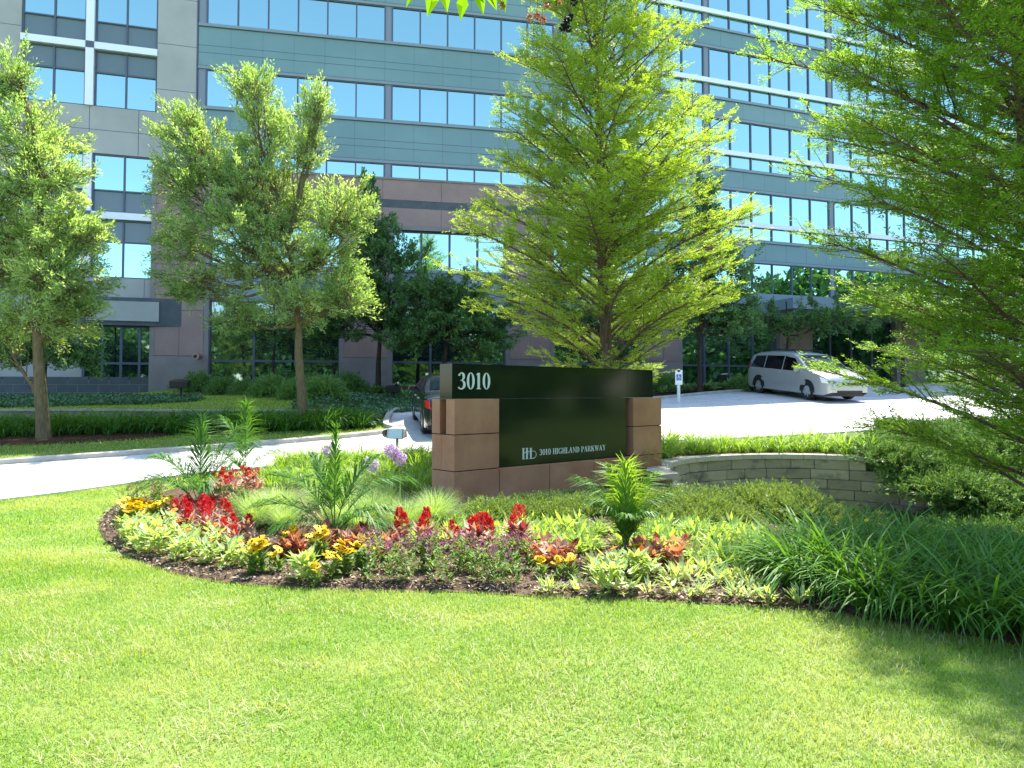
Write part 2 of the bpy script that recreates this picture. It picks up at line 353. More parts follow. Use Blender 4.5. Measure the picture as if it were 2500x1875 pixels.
# road: left drive, lot behind the sign
near = [(-30, -6), (-16, 1.5), (-11.5, 5.5), (-9.0, 8.6), (-7.7, 10.8), (-6.9, 12.2), (-6.0, 13.4), (-4.2, 14.5), (-1.5, 15.8), (1.2, 16.8), (3.6, 17.4), (6.5, 18.2), (9.5, 19.3), (14, 21.2), (20, 24.5), (30, 30)]
far = [(30, 39), (24, 36.8), (16, 33.8), (10.7, 31.5), (5.7, 28.0), (0, 25.6), (-2.6, 24.5), (-3.6, 23.7), (-3.75, 23.0), (-3.4, 20.0), (-3.07, 18.7), (-6, 16.5), (-10.1, 14.3), (-15, 11.6), (-24, 7), (-40, -2)]
ncv = [tuple(p) for p in catmull(near, 5)]; fcv = far[:8] + [tuple(p) for p in catmull(far[8:], 5)]
ROADP = ncv + fcv
sheet('road', ROADP, M['road'], 0.02, 'pale concrete driveway and parking lot')
def ribbon(name, pts, wdt, hgt_, mat, label, kind='structure', side=1, jointlen=3.0):
    P = np.array(pts, float); seg = np.linalg.norm(np.diff(P, axis=0), axis=1); s = np.r_[0, np.cumsum(seg)]
    t = np.arange(0, s[-1], 0.35); Q = np.stack([np.interp(t, s, P[:, 0]), np.interp(t, s, P[:, 1])], -1)
    T = np.gradient(Q, axis=0); T /= np.linalg.norm(T, axis=1)[:, None]; Nn = np.stack([-T[:, 1], T[:, 0]], -1)*side
    mb = MB(); prof = [(0.0, -0.1), (0.0, hgt_-0.02), (0.03, hgt_), (wdt, hgt_), (wdt, -0.1)]
    n = len(Q); k = len(prof); V = np.zeros((n, k, 3))
    for j, (o, z) in enumerate(prof):
        V[:, j, :2] = Q + Nn*o; V[:, j, 2] = hgt(Q[:, 0], Q[:, 1]) + z
    I = np.arange(n*k).reshape(n, k); Qd = np.stack([I[:-1, :-1], I[1:, :-1], I[1:, 1:], I[:-1, 1:]], -1).reshape(-1, 4)
    mb.add(V, Qd); o = mb.build(name, mat); tag(o, label, None, None, kind); return o
ribbon('kerb', ncv, 0.16, 0.035, M['road'], 'near concrete kerb of the driveway', side=-1)
ribbon('kerb', fcv, 0.16, 0.13, M['kerb'], 'far concrete kerb of the driveway and parking lot', side=-1)

# planting bed round the sign, mulch beds behind
front = [(255, 1088), (222, 1118), (214, 1140), (228, 1168), (290, 1212), (415, 1252), (600, 1272), (800, 1280), (1000, 1282), (1200, 1294), (1400, 1300), (1600, 1310), (1760, 1325), (1900, 1345), (2060, 1372), (2212, 1400), (2500, 1440)]
fp = [tuple(gp(*p)[:2]) for p in front]
FRONT = catmull(fp, 4)
back = [(5.5, 6.4), (4.2, 8.6)] + [tuple(p) for p in (WC + np.stack([-_t[:, 1], _t[:, 0]], -1)*0.2)[::4]] + [(11, 12.0), (11, 19.2), (9.3, 18.9), (6.4, 17.8), (3.6, 17.1), (1.2, 16.5), (-1.5, 15.4), (-3.8, 14.3), (-4.9, 13.4), (-5.5, 12.3), (-5.7, 11.0)]
BEDP = [tuple(p) for p in FRONT] + [(11.0, 4.4), (11, 6.4)] + back
sheet('mulch_bed', BEDP, M['soil'], 0.008, 'brown mulch of the flower bed round the sign', mound=0.035, edge=0.2)
def ellipse(cx, cy, rx, ry, n=28, rz=0): return [(cx+rx*math.cos(t)*math.cos(rz)-ry*math.sin(t)*math.sin(rz), cy+rx*math.cos(t)*math.sin(rz)+ry*math.sin(t)*math.cos(rz)) for t in np.linspace(0, 2*math.pi, n, endpoint=False)]
g1 = gp(95, 950); g2 = gp(657, 922)
sheet('mulch_bed', ellipse(g1[0]+.5, g1[1]+0.2, 2.4, .95, rz=.3), M['mulch_dark'], 0.010, 'ring of dark bark mulch under the left ash tree', mound=.04)
sheet('mulch_bed', ellipse(g2[0]+.3, g2[1]+.1, 1.3, .5, rz=.2), M['mulch_dark'], 0.010, 'ring of dark bark mulch under the second ash tree', mound=.04)
sheet('mulch_bed', [(-13.5, 29.5), (-9, 27.3), (-4.4, 25.6), (-3.95, 23.5), (-2.6, 24.7), (0, 25.8), (5.6, 28.2), (10.6, 31.7), (15.9, 34.0), (23.9, 37.0), (30, 39.3), (26, 44), (5, 38), (-14, 33.6)], M['mulch_dark'], 0.012, 'dark bark mulch bed between the parking lot and the building')

# ------------------------------------------------------------------ office building
def fr(O, d): d = Vector((d[0], d[1], 0)).normalized(); return (Vector((O[0], O[1], 0)), d, Vector((d.y, -d.x, 0)))
def fbox(mb, fm, s0, s1, z0, z1, o0, o1):
    O, d, n = fm
    c = [O+d*a+n*b+Vector((0, 0, z)) for z in (z0, z1) for a, b in ((s0, o1), (s1, o1), (s1, o0), (s0, o0))]
    mb.hexa([tuple(v) for v in c])
CORN = (-14.7, 33.4)
mid = fr(CORN, (1, .21)); TM = 19.6*math.sqrt(1+.21**2)
EO = (CORN[0]+19.6, CORN[1]+19.6*.21); rt = fr(EO, (1, .36))
tw = fr((CORN[0], CORN[1]), (1, .30))          # tower face, s negative to the left
bld = thing('office_building', 'tall office building with blue ribbon windows, a grey tower and a brown stone podium', 'building', (0, 36, 0))
def bpart(name, mb, mat, parent=bld):
    o = mb.build(name, mat); 
    o.parent = parent; o.matrix_parent_inverse = Matrix.Translation(-Vector((0, 36, 0))); return o
def bsub(name, mb, mat, parent):
    o = mb.build(name, mat); o.parent = parent; return o
TOP = 38.6; TOPR = 34.2  # unseen upper storeys, heights shaped for how far their shadow reaches
core = MB()
for fm, a, b, tz in ((mid, 0.02, TM, TOP), (rt, 0, 40, TOPR), (tw, -26, 0, TOP)): fbox(core, fm, a, b, 0.5, tz, -14, -0.35)
bpart('core_wall', core, M['opaque'])
bpart('roof_parapet', (lambda m: (fbox(m, mid, 0, TM, TOP, TOP+.5, -13.9, 0.1), fbox(m, rt, 0, 40, TOPR, TOPR+.48, -13.9, 0.12), fbox(m, tw, -26, 0, TOP, TOP+.9, -13.9, 0.2), m)[-1])(MB()), M['trim'])
P_ = 3.93
def ribbon_windows(fm, s_start, bay, nb, heads, sill_of, rail, colw=0.36, npane=6, s_end=None):
    for zi, zh in enumerate(heads):
        zs = sill_of(zh)
        for b in range(nb):
            s0 = s_start+b*bay+colw/2; s1 = min(s_start+(b+1)*bay-colw/2, s_end or 1e9)
            if s1-s0 < 0.6: continue
            g = MB(); k = npane if s1-s0 > bay*.8 else max(1, int(round((s1-s0)/(bay/npane))))
            wd = (s1-s0)/k
            fbox(g, fm, s0, s1, zs, zh, -0.3, -0.09); win = bpart('ribbon_window', g, M['glass'])
            f = MB()
            for i in range(k+1):
                c = s0+i*wd; h = 0.035
                fbox(f, fm, c-h, c+h, zs+.001, zh-.001, -0.088, -0.02)
            fbox(f, fm, s0-.03, s1+.03, zh-.05, zh-.002, -0.087, -0.022); fbox(f, fm, s0-.03, s1+.03, zs+.002, zs+.04, -0.087, -0.022)
            bsub('window_frame', f, M['mull'], win)
            if rail:
                r = MB(); fbox(r, fm, s0-colw/2-.001, s1+colw/2+.001, zs+.72, zs+.98, -0.019, 0.09); bsub('white_rail', r, M['white'], win)
def spandrels(fm, s0, s1, bands, lines, panel):
    for z0, z1 in bands:
        m = MB(); fbox(m, fm, s0, s1, z0+.14, z1-.14, -0.3, -0.02)
        sp = bpart('spandrel', m, M['spand'])
        t = MB(); fbox(t, fm, s0, s1, z0, z0+.139, -0.3, 0.02); fbox(t, fm, s0, s1, z1-.139, z1, -0.3, 0.05); bsub('trim', t, M['trim'], sp)
        j = MB()
        for q in lines: fbox(j, fm, s0, s1, z0+q*(z1-z0)-.012, z0+q*(z1-z0)+.012, -0.05, -0.016)
        for q in (0.142, z1-z0-.142): fbox(j, fm, s0, s1, z0+q-.010, z0+q+.010, -0.05, 0.056 if q > 1 else .024)
        x = s0+panel
        while x < s1: fbox(j, fm, x-.006, x+.006, z0+.16, z1-.16, -0.05, -0.018); x += panel
        bsub('joint', j, M['mull'], sp)
BAY = 8.6
heads_mid = [16.8+i*P_ for i in range(5)]
ribbon_windows(mid, 0.2, BAY, 3, heads_mid, lambda z: z-1.78, False, s_end=TM-.1)
ribbon_windows(mid, 0.2, BAY, 3, [12.87], lambda z: 12.08, False, s_end=TM-.1)
spandrels(mid, 0.02, TM, [(z, z+2.15) for z in [12.87, 16.8, 16.8+P_, 16.8+2*P_, 16.8+3*P_]] + [(16.8+4*P_, TOP)], (0.36, 0.52), BAY/6)
heads_rt = [8.95, 13.0-.05, 16.9, 16.9+P_, 16.9+2*P_, 16.9+3*P_]
ribbon_windows(rt, 6.27-8.66, 8.66, 5, heads_rt[:1], lambda z: z-1.77, False)
ribbon_windows(rt, 6.27-8.66, 8.66, 5, heads_rt[1:], lambda z: z-2.72, True)
spandrels(rt, 0.02, 40, [(heads_rt[i], heads_rt[i+1]-2.72) for i in range(5)] + [(heads_rt[5], TOPR)], (), 8.66/6)
cm = MB()
for b in range(3): fbox(cm, mid, 0.2+b*BAY-.18, 0.2+b*BAY+.18, 12.08, TOP-.01, -0.3, -0.045)
bpart('column_cladding', cm, M['col'])
cm = MB()
for b in range(1, 6): fbox(cm, rt, 6.27+(b-1)*8.66-.18, 6.27+(b-1)*8.66+.18, 7.2, TOPR-.01, -0.3, -0.045)
fbox(cm, rt, -.1, .1, 7.2, TOPR-.02, -.3, .06)
bpart('column_cladding', cm, M['col'])
# podium, middle part
pm = MB(); x = 0.0
edges = np.arange(0.0, TM+.1, 2.85)
for i in range(len(edges)-1):
    a, b = edges[i]+.01, edges[i+1]-.01
    fbox(pm, mid, a, b, 11.02, 12.0, -.3, .25); fbox(pm, mid, a, b, 9.75, 10.62, -.3, .25)
bpart('podium_band', pm, M['podium'])
t = MB(); fbox(t, mid, 0, TM+.3, 12.0, 12.1, -.3, .3); fbox(t, mid, 0, TM+.3, 9.56, 9.74, -.3, .27); bpart('podium_trim', t, M['podgrey'])
t = MB(); fbox(t, mid, 0, TM+.29, 10.63, 11.01, -.3, .2); fbox(t, mid, 0.0, TM+.28, 9.74, 12.0, -.3, .235); bpart('dark_stripe', t, M['concdark'])
piers = [-.55, 7.8, 15.9]
def pier(fm, c, w_, ztop, nm='brown_pier'):
    m = MB(); fbox(m, fm, c-w_/2+.22, c-.008, 3.3, 5.35, -.3, .34); fbox(m, fm, c+.008, c+w_/2-.22, 3.3, 5.35, -.3, .34)
    z = 5.38
    while z < ztop-.3:
        z1 = min(z+2.1, ztop); fbox(m, fm, c-w_/2+.22, c-.008, z, z1-.03, -.3, .34); fbox(m, fm, c+.008, c+w_/2-.22, z, z1-.03, -.3, .34); z = z1
    o = bpart(nm, m, M['podium'])
    e = MB(); fbox(e, fm, c-w_/2, c-w_/2+.21, 3.28, ztop, -.3, .33); fbox(e, fm, c+w_/2-.21, c+w_/2, 3.28, ztop, -.3, .33); fbox(e, fm, c-w_/2, c+w_/2, 1.2, 3.27, -.3, .36); fbox(e, fm, c-w_/2+.01, c+w_/2-.01, 3.27, ztop-.01, -.3, .3)
    bsub('pier_edge', e, M['podgrey'], o)
for c in piers: pier(mid, c, 2.5, 9.55 if c > 0 else 12.11)
for c in (3.2, 11.9, 20.5): pier(rt, c, 2.3, 6.5)
# podium windows: second floor and ground floor bays
def bay_windows(fm, a, b, z0, z1, pane, mat, trans=None, name='bay_window', off=0.0):
    g = MB(); fbox(g, fm, a, b, z0, z1, -.3, -.05+off); win = bpart(name, g, mat)
    f = MB(); k = max(1, int(round((b-a)/pane))); wd = (b-a)/k
    for i in range(k+1):
        c = a+i*wd; fbox(f, fm, c-.05, c+.05, z0, z1, -.048+off, .03+off)
    if trans: fbox(f, fm, a, b, trans-.05, trans+.05, -.047+off, .025+off)
    fbox(f, fm, a, b, z1-.06, z1-.001, -.047+off, .026+off)
    bsub('window_frame', f, M['mull'], win); return win
for a, b in ((.7, 6.55), (9.05, 14.65), (17.15, TM-.05)):
    bay_windows(mid, a, b, 7.66, 9.55, 1.45, M['glass'])
    bay_windows(mid, a, b, 1.3, 5.9, 1.9, M['glass_low'], 3.1, 'ground_floor_window')
    m = MB(); fbox(m, mid, a, b, 5.92, 7.64, -.3, .06); fbox(m, mid, a, b, 7.5, 7.645, -.29, .12); bpart('spandrel', m, M['trim'])
for a, b in ((-.0, 2.05), (4.35, 10.75), (13.05, 19.35), (21.65, 40)):
    bay_windows(rt, a, b, 1.3, 5.9, 1.5, M['glass_mid'] if a < 10 else M['glass_low'], 3.1, 'ground_floor_window')
m = MB(); fbox(m, rt, 0, 40, 6.55, 7.18, -.3, .3); fbox(m, rt, 0, 40, 5.92, 6.54, -.3, .1); bpart('entrance_fascia', m, M['trim'])
m = MB(); fbox(m, rt, 8.5, 24, 5.9, 6.45, .35, 4.0); bpart('entrance_canopy', m, M['trim'])
m = MB(); fbox(m, mid, 0, TM, .6, 1.35, -.3, .3); fbox(m, rt, 0, 40, .6, 1.34, -.3, .28); bpart('base_course', m, M['concdark'])
# grey tower on the left
WL, WR = -6.98-.2, -1.72                            # window group, along the tower face
TL = -7.95
m = MB()
def joints(m2, zs, xs, a, b, z0, z1):
    for z in zs: fbox(m2, tw, a, b, z-.012, z+.012, -.3, .004)
    for x_ in xs: fbox(m2, tw, x_-.012, x_+.012, z0, z1, -.3, .004)
for a, b in ((-.0-1.72, 0.0), (TL-1.2, WL)):
    fbox(m, tw, a, b, 5.88, TOP, -.3, 0)
groups = [(6.77, 12.38), (14.5, 20.0), (22.1, 27.6)]
zprev = 5.88
for z0, z1 in groups + [(TOP-.4, TOP-.3)]:
    fbox(m, tw, WL, WR, zprev, z0, -.3, -0.0005); zprev = z1
fbox(m, tw, -26, TL-1.2, 1.0, TOP, -.3, -.02)
fbox(m, tw, -.35, 0, 1.2, 5.87, -.3, 0)
fbox(m, tw, TL-1.2, -4.55, 2.2, 5.87, -.3, -.01)
wallp = bpart('tower_wall', m, M['conc'])
j = MB(); joints(j, (7.9, 10.4, 12.9, 15.6, 17.75, 19.95, 22.0), (), WR+.02, -.01, 0, 0); joints(j, (7.9, 10.4, 12.9, 15.6, 17.75, 19.95), (), TL-1.2, WL-.01, 0, 0)
joints(j, (13.44,), (-4.45, -2.45), WL, WR, 12.39, 14.49); joints(j, (), (-3.6, -2.1), WL, WR, 5.9, 6.76)
fbox(j, tw, -.06, .0, 12.1, TOP-.1, -.3, .012)
bsub('joint', j, M['mull'], wallp)
for z0, z1 in groups:
    zc = (z0+z1)/2; xc = -4.47
    for a, b in ((WL, xc-.17), (xc+.17, WR)):
        for lo, hi in ((z0, zc-.16), (zc+.16, z1)):
            g = MB(); upper = lo > zc-.2
            p0, p1 = (lo+1.0, hi) if upper else (lo, hi-1.0)
            fbox(g, tw, a, b, p0, p1, -.3, -.14); win = bpart('tower_window', g, M['glass'])
            s_ = MB(); fbox(s_, tw, a, b, *((lo, p0) if upper else (p1, hi)), -.3, -.138); bsub('dark_panel', s_, M['opaque'], win)
            f = MB(); md = (a+b)/2
            for c in (a+.035, md, b-.035): fbox(f, tw, c-.035, c+.035, lo, hi, -.137, -.06)
            for zz in (lo+.03, hi-.03, (p0 if upper else p1)): fbox(f, tw, a, b, zz-.03, zz+.03, -.136, -.062)
            bsub('window_frame', f, M['mull'], win)
    c = MB(); fbox(c, tw, xc-.165, xc+.165, z0, z1, -.3, .12); fbox(c, tw, WL, xc-.166, zc-.155, zc+.155, -.3, .10); fbox(c, tw, xc+.166, WR, zc-.155, zc+.155, -.3, .10)
    cr = bpart('white_cross_bar', c, M['white'])
    k = MB(); fbox(k, tw, xc-.17, xc+.17, zc-.15, zc+.15, -.3, .13); bsub('cross_centre', k, M['mull'], cr)
# tower ground floor: canopy box, dark glass, block base
k = MB(); fbox(k, tw, -4.6, -.36, 4.62, 5.88, -.3, .30); can = bpart('canopy', k, M['concdark'])
k = MB(); fbox(k, tw, -4.35, -1.42, 4.82, 5.7, .2, .36); bsub('canopy_panel', k, M['conc'], can)
bay_windows(tw, -4.5, -1.5, 2.2, 4.6, .75, M['glass_low'], 2.93, 'ground_floor_window')
k = MB(); fbox(k, tw, -1.45, -.36, 2.95, 4.61, -.3, -.02); bpart('jamb', k, M['conc'])
k = MB(); fbox(k, tw, -1.45, -.36, 1.2, 2.94, -.3, -.01); bpart('jamb', k, M['concdark'])
bay_windows(tw, -25, -9.3, 2.3, 4.6, 1.6, M['glass_low'], 2.93, 'ground_floor_window', off=.06)
k = MB(); z = .6; r_ = 0
while z < 2.19:
    x = -26+(.0 if r_ % 2 else .42)
    while x < -.4:
        fbox(k, tw, x+.01, min(x+.8, -.36), z+.01, z+.33, -.3, .06); x += .82
    z += .345; r_ += 1
bb = bpart('block_base', k, M['concdark'])
k = MB(); fbox(k, tw, -26, -.37, .5, 2.19, -.3, .052); bsub('mortar', k, M['mortar'], bb)

# round vent on the brown pier
vp = at(425, 770, 32.6)
v = MB(); v.cyl((vp[0], vp[1]+.3, vp[2]), (vp[0], vp[1]-.12, vp[2]), .13, .15, 20); vo = v.build('wall_vent', solid('brass', (.45, .28, .2), .3, metal=.8)); tag(vo, 'round copper vent cap on the brown pier above the shrubs', 'vent')
v = MB(); v.cyl((vp[0]-.02, vp[1]-.121, vp[2]-.0), (vp[0]-.02, vp[1]-.125, vp[2]), .09, .09, 16); v.build('vent_opening', M['black'], vo)

# ------------------------------------------------------------------ sign
d1 = Vector((.752, .659, 0)).normalized(); SO = Vector((-.797, 10.0, 0))
sgn = thing('monument_sign', 'black granite sign on brown stone blocks reading 3010 Highland Parkway', 'sign', SO, math.atan2(d1.y, d1.x))
# local: x along the face, -y towards the camera
def sbx(*b): 
    m = MB()
    for q in b: m.box(*q)
    return m
sbx((-.06, 4.75, -.06, .62, -.25, .045)).build('plinth', M['granite_dark'], sgn, bevel=.006)
sbx((4.35, 5.05, -.25, .7, -.35, -.03)).build('plinth_step', M['kerb'], sgn, bevel=.01)
G_ = .006
def blk(x0, x1, y0, y1, z0, z1):
    sbx((x0+G_, x1-G_, y0+.001, y1-.001, z0+G_, z1-G_)).build('stone_block', M['granite'], sgn, bevel=.005)
xs = [0, .82, 1.83, 2.84, 3.84, 4.64]
for i in range(5): blk(xs[i], xs[i+1], 0, .54, .045, .515)
blk(0, .82, 0, .30, .515, 1.02); blk(0, .82, .30, .54, .515, 1.02)
blk(0, .82, 0, .20, 1.02, 1.52); blk(0, .82, .345, .54, 1.02, 1.52)
blk(3.84, 4.64, 0, .54, .515, 1.02); blk(3.84, 4.64, 0, .54, 1.02, 1.52)
sbx((.02, 4.62, .03, .51, .046, .505), (.02, .80, .03, .18, .5, 1.51), (.02, .8, .36, .52, .5, 1.51), (.03, .8, .05, .5, .5, 1.03), (3.86, 4.62, .03, .51, .5, 1.505)).build('joint_backing', M['joint'], sgn)
sbx((.83, 3.70, .05, .33, .518, 1.519)).build('main_panel', M['black_granite'], sgn)
sbx((3.70, 3.84, .22, .32, .518, 1.519)).build('recess_panel', M['black_granite'], sgn)
pt = sbx((0.0, .777, .05, .34, 1.522, 2.01), (.780, 3.752, .05, .34, 1.5215, 2.0095), (3.755, 4.45, .05, .34, 1.522, 2.01)).build('top_panel', M['black_granite'], sgn)

# hand drawn condensed serif capitals and figures, cap height 1
def rib(pts, ws):
    P = np.array(pts, float); W_ = np.array(ws, float)/2; T = np.gradient(P, axis=0); T /= np.linalg.norm(T, axis=1)[:, None]+1e-9
    Nn = np.stack([-T[:, 1], T[:, 0]], -1); return np.concatenate([P+Nn*W_[:, None], (P-Nn*W_[:, None])[::-1]])
def ell(cx, cy, rx, ry, a0, a1, n=18): return [(cx+rx*math.cos(R(a)), cy+ry*math.sin(R(a))) for a in np.linspace(a0, a1, n)]
def rc(x0, x1, y0, y1): return np.array([(x0, y0), (x1, y0), (x1, y1), (x0, y1)])
ST, TH, SE = .15, .045, .04
def stem(x, y0=0, y1=1, w=ST, sf=True):
    o = [rc(x-w/2, x+w/2, y0, y1)]
    if sf: o += [rc(x-w/2-.06, x+w/2+.06, y0, y0+SE), rc(x-w/2-.06, x+w/2+.06, y1-SE, y1)]
    return o
def ring(cx, cy, rx, ry, tx, ty, a0=0, a1=360, n=36):
    A = ell(cx, cy, rx, ry, a0, a1, n); B = ell(cx, cy, rx-tx, ry-ty, a0, a1, n)
    return [np.array([A[i], A[i+1], B[i+1], B[i]]) for i in range(n-1)]
def glyph(c):
    if c == '0': return ring(.27, .5, .25, .515, .145, .035), .54
    if c == '1': return stem(.2, sf=False) + [rc(.05, .35, 0, SE), np.array([(.03, .86), (.13, 1.0), (.2, 1.0), (.2, .86), (.13, .88)])], .4
    if c == '3':
        up = [(.08, .80)] + ell(.22, .76, .15, .22, 150, -70, 14) + [(.18, .52)]
        lo = [(.16, .53)] + ell(.2, .27, .21, .26, 80, -130, 16) + [(.04, .12)]
        return [rib(up, [.12, .10] + list(np.interp(np.linspace(0, 1, 13), [0, .2, .5, .8, 1], [.05, .06, .15, .13, .05])) + [.04]), rib(lo, [.04] + list(np.interp(np.linspace(0, 1, 16), [0, .2, .45, .75, 1], [.05, .13, .16, .08, .07])) + [.13])], .5
    if c == 'H': return stem(.14)+stem(.53)+[rc(.2, .47, .48, .525)], .67
    if c == 'I': return stem(.14), .28
    if c == 'L': return stem(.14)+[rc(.2, .5, 0, .045), np.array([(.44, 0), (.52, 0), (.54, .3), (.5, .3)])], .56
    if c == 'A': return [rib([(.10, 0), (.30, 1)], [.05, .05]), rib([(.31, .99), (.53, 0)], [.16, .16]), rc(.17, .45, .30, .345), rc(.02, .2, 0, SE), rc(.41, .66, 0, SE)], .66
    if c == 'N': return [rc(.10, .145, 0, 1), rc(.54, .585, 0, 1), np.array([(.04, 1), (.2, 1), (.585, .12), (.585, 0), (.54, 0), (.12, .86)]), rc(.03, .22, 0, SE), rc(.46, .66, 1-SE, 1)], .67
    if c == 'D': return stem(.14)+ring(.2, .5, .42, .5, .16, .045, -90, 90, 20), .65
    if c == 'P': return stem(.14)+ring(.2, .74, .36, .26, .15, .04, -90, 90, 16), .57
    if c == 'R': return stem(.14)+ring(.2, .75, .35, .25, .15, .04, -90, 90, 16)+[np.array([(.3, .5), (.42, .5), (.64, 0), (.46, 0)]), rc(.44, .69, 0, SE)], .66
    if c == 'K': return stem(.14)+[rib([(.2, .38), (.52, .97)], [.05, .05]), np.array([(.28, .55), (.40, .66), (.66, 0), (.49, 0)]), rc(.43, .64, 1-SE, 1), rc(.44, .70, 0, SE)], .67
    if c == 'W': return [np.array([(.06, 1), (.21, 1), (.36, .15), (.32, 0), (.27, 0)]), rib([(.31, .02), (.45, .95)], [.045, .045]), np.array([(.38, 1), (.53, 1), (.68, .15), (.65, 0), (.6, 0)]), rib([(.64, .02), (.84, .98)], [.045, .045]), rc(.01, .27, 1-SE, 1), rc(.35, .58, 1-SE, 1), rc(.75, .92, 1-SE, 1)], .91
    if c == 'Y': return [np.array([(.05, 1), (.22, 1), (.40, .45), (.26, .45)]), rib([(.36, .46), (.56, .97)], [.045, .045]), rc(.26, .40, 0, .47), rc(.19, .47, 0, SE), rc(.0, .28, 1-SE, 1), rc(.47, .66, 1-SE, 1)], .65
    if c == 'G':
        return ring(.36, .5, .33, .515, .15, .04, 40, 320, 30)+[rc(.50, .65, .05, .42), rc(.43, .71, .40, .44), rc(.575, .62, .72, .98)], .70
    return [], .3
def lettering(name, text, x0, z0, width, height, yface, depth, parent):
    polys = []; adv = 0
    for ch in text:
        g, a = glyph(ch)
        for p in g: polys.append(np.array(p)+(adv, 0))
        adv += a+(.045 if ch != ' ' else 0)
    return put_polys(name, polys, x0, z0, width/adv, height, yface, depth, parent)
def put_polys(name, polys, x0, z0, sx, sz, yface, depth, parent):
    mb = MB()
    for i, p in enumerate(polys):
        n = len(p); dd = depth+((i*37) % 97)*4e-6
        V = [(x0+a*sx, yface-dd, z0+b*sz) for a, b in p] + [(x0+a*sx, yface, z0+b*sz) for a, b in p]
        mb.add(V, [[k, (k+1) % n, n+(k+1) % n, n+k] for k in range(n)], P=[list(range(n))[::-1]])
    return mb.build(name, M['letter'], parent)
lettering('street_number', '3010', .10, 1.655, .60, .232, .05, .004, sgn)
lettering('street_name', '3010 HIGHLAND PARKWAY', 1.66, .648, 1.52, .09, .05, .003, sgn)
hl = stem(.16, 0, 1, .17)+stem(.55, 0, 1, .17)+stem(.98, 0, .98, .17)+[rc(1.0, 1.35, 0, .05), rc(.6, 1.0, .52, .55)]
hl += [rib([(.02, .40), (.2, .52), (.4, .62), (.7, .70), (1.0, .68)] + ell(1.28, .36, .30, .32, 100, -90, 14) + [(1.1, .03)], [.02, .05, .06, .06, .05]+[.045]*14+[.03])]
put_polys('logo', hl, 1.30, .605, .185, .168, .05, .003, sgn)

# ------------------------------------------------------------------ curved block retaining wall
SL = np.r_[0, np.cumsum(np.linalg.norm(np.diff(WC, axis=0), axis=1))]
def wpt(s, off=0.0):
    s = np.clip(s, 0, SL[-1]); x = np.interp(s, SL, WC[:, 0]); y = np.interp(s, SL, WC[:, 1])
    e = .05; dx = np.interp(min(s+e, SL[-1]), SL, WC[:, 0])-np.interp(max(s-e, 0), SL, WC[:, 0]); dy = np.interp(min(s+e, SL[-1]), SL, WC[:, 1])-np.interp(max(s-e, 0), SL, WC[:, 1])
    L = math.hypot(dx, dy); nxx, nyy = dy/L, -dx/L      # towards the bowl
    return np.array([x+nxx*off, y+nyy*off])
def s_at(xx, yy): return SL[np.argmin((WC[:, 0]-xx)**2+(WC[:, 1]-yy)**2)]
rw = thing('retaining_wall', 'curved grey concrete block wall round the sunken lawn right of the sign', 'retaining wall', (5, 14, -1))
CH = .205; ztop = .30
sA = s_at(2.66, 11.95); sEnd = s_at(7.2, 14.9)
mb = MB(); cap = MB()
for c in range(8):
    z1 = ztop-.1-c*CH if c else ztop-.1
    z0 = z1-CH+.006
    if c == 0: a, b = sA+.0, sEnd
    else: a, b = max(0, sA-.25-.42*c), min(SL[-1], sEnd+.45*c+.1)
    s = a; first = True; off = .02*c
    while s < b-.12:
        L = .74*rng.uniform(.6, 1.25) if not first else .3+.3*(c % 2); first = False
        e = min(s+L, b)
        q = [wpt(s+.004, off+rng.uniform(-.006, .006)), wpt(e-.004, off+rng.uniform(-.006, .006)), wpt(e-.004, -.34-.004*c), wpt(s+.004, -.34-.004*c)]
        mb.hexa([(p[0]-5, p[1]-14, z0+1) for p in q] + [(p[0]-5, p[1]-14, z1+1) for p in q]); s = e
s = sA-.15
while s < sEnd-.1:
    e = min(s+.45, sEnd+.08); q = [wpt(s+.003, .035), wpt(e-.003, .035), wpt(e-.003, -.36), wpt(s+.003, -.36)]
    cap.hexa([(p[0]-5, p[1]-14, ztop-.099+1) for p in q] + [(p[0]-5, p[1]-14, ztop+1) for p in q]); s = e
mb.build('block_courses', M['block'], rw, bevel=.012); cap.build('cap_course', M['blockcap'], rw, bevel=.008)

# low wall in front of the far lawn, left
mb = MB(); x = -26.0
while x < -5.3:
    L = rng.uniform(.5, .7)
    for k in range(2):
        h0 = float(hgt(x, 20.9)); mb.box(x+.005, min(x+L, -5.3)-.005, 20.82, 21.1, h0-.07+k*.2, h0-.07+k*.2+.192)
    x += L
lw = mb.build('low_wall', M['block'], bevel=.008); tag(lw, 'low stone block wall behind the left daylily hedge', 'low wall')
mb = MB(); 
for x in np.arange(-26, -5.4, .9):
    h0 = float(hgt(x, 20.9)); h1 = float(hgt(x+.9, 20.9)); mb.hexa([(x+a_, b_, hh+c_) for c_ in (.325, .385) for a_, b_, hh in ((0, 20.78, h0), (.895, 20.78, h1), (.895, 21.14, h1), (0, 21.14, h0))])
mb.build('coping', M['blockcap'], lw)

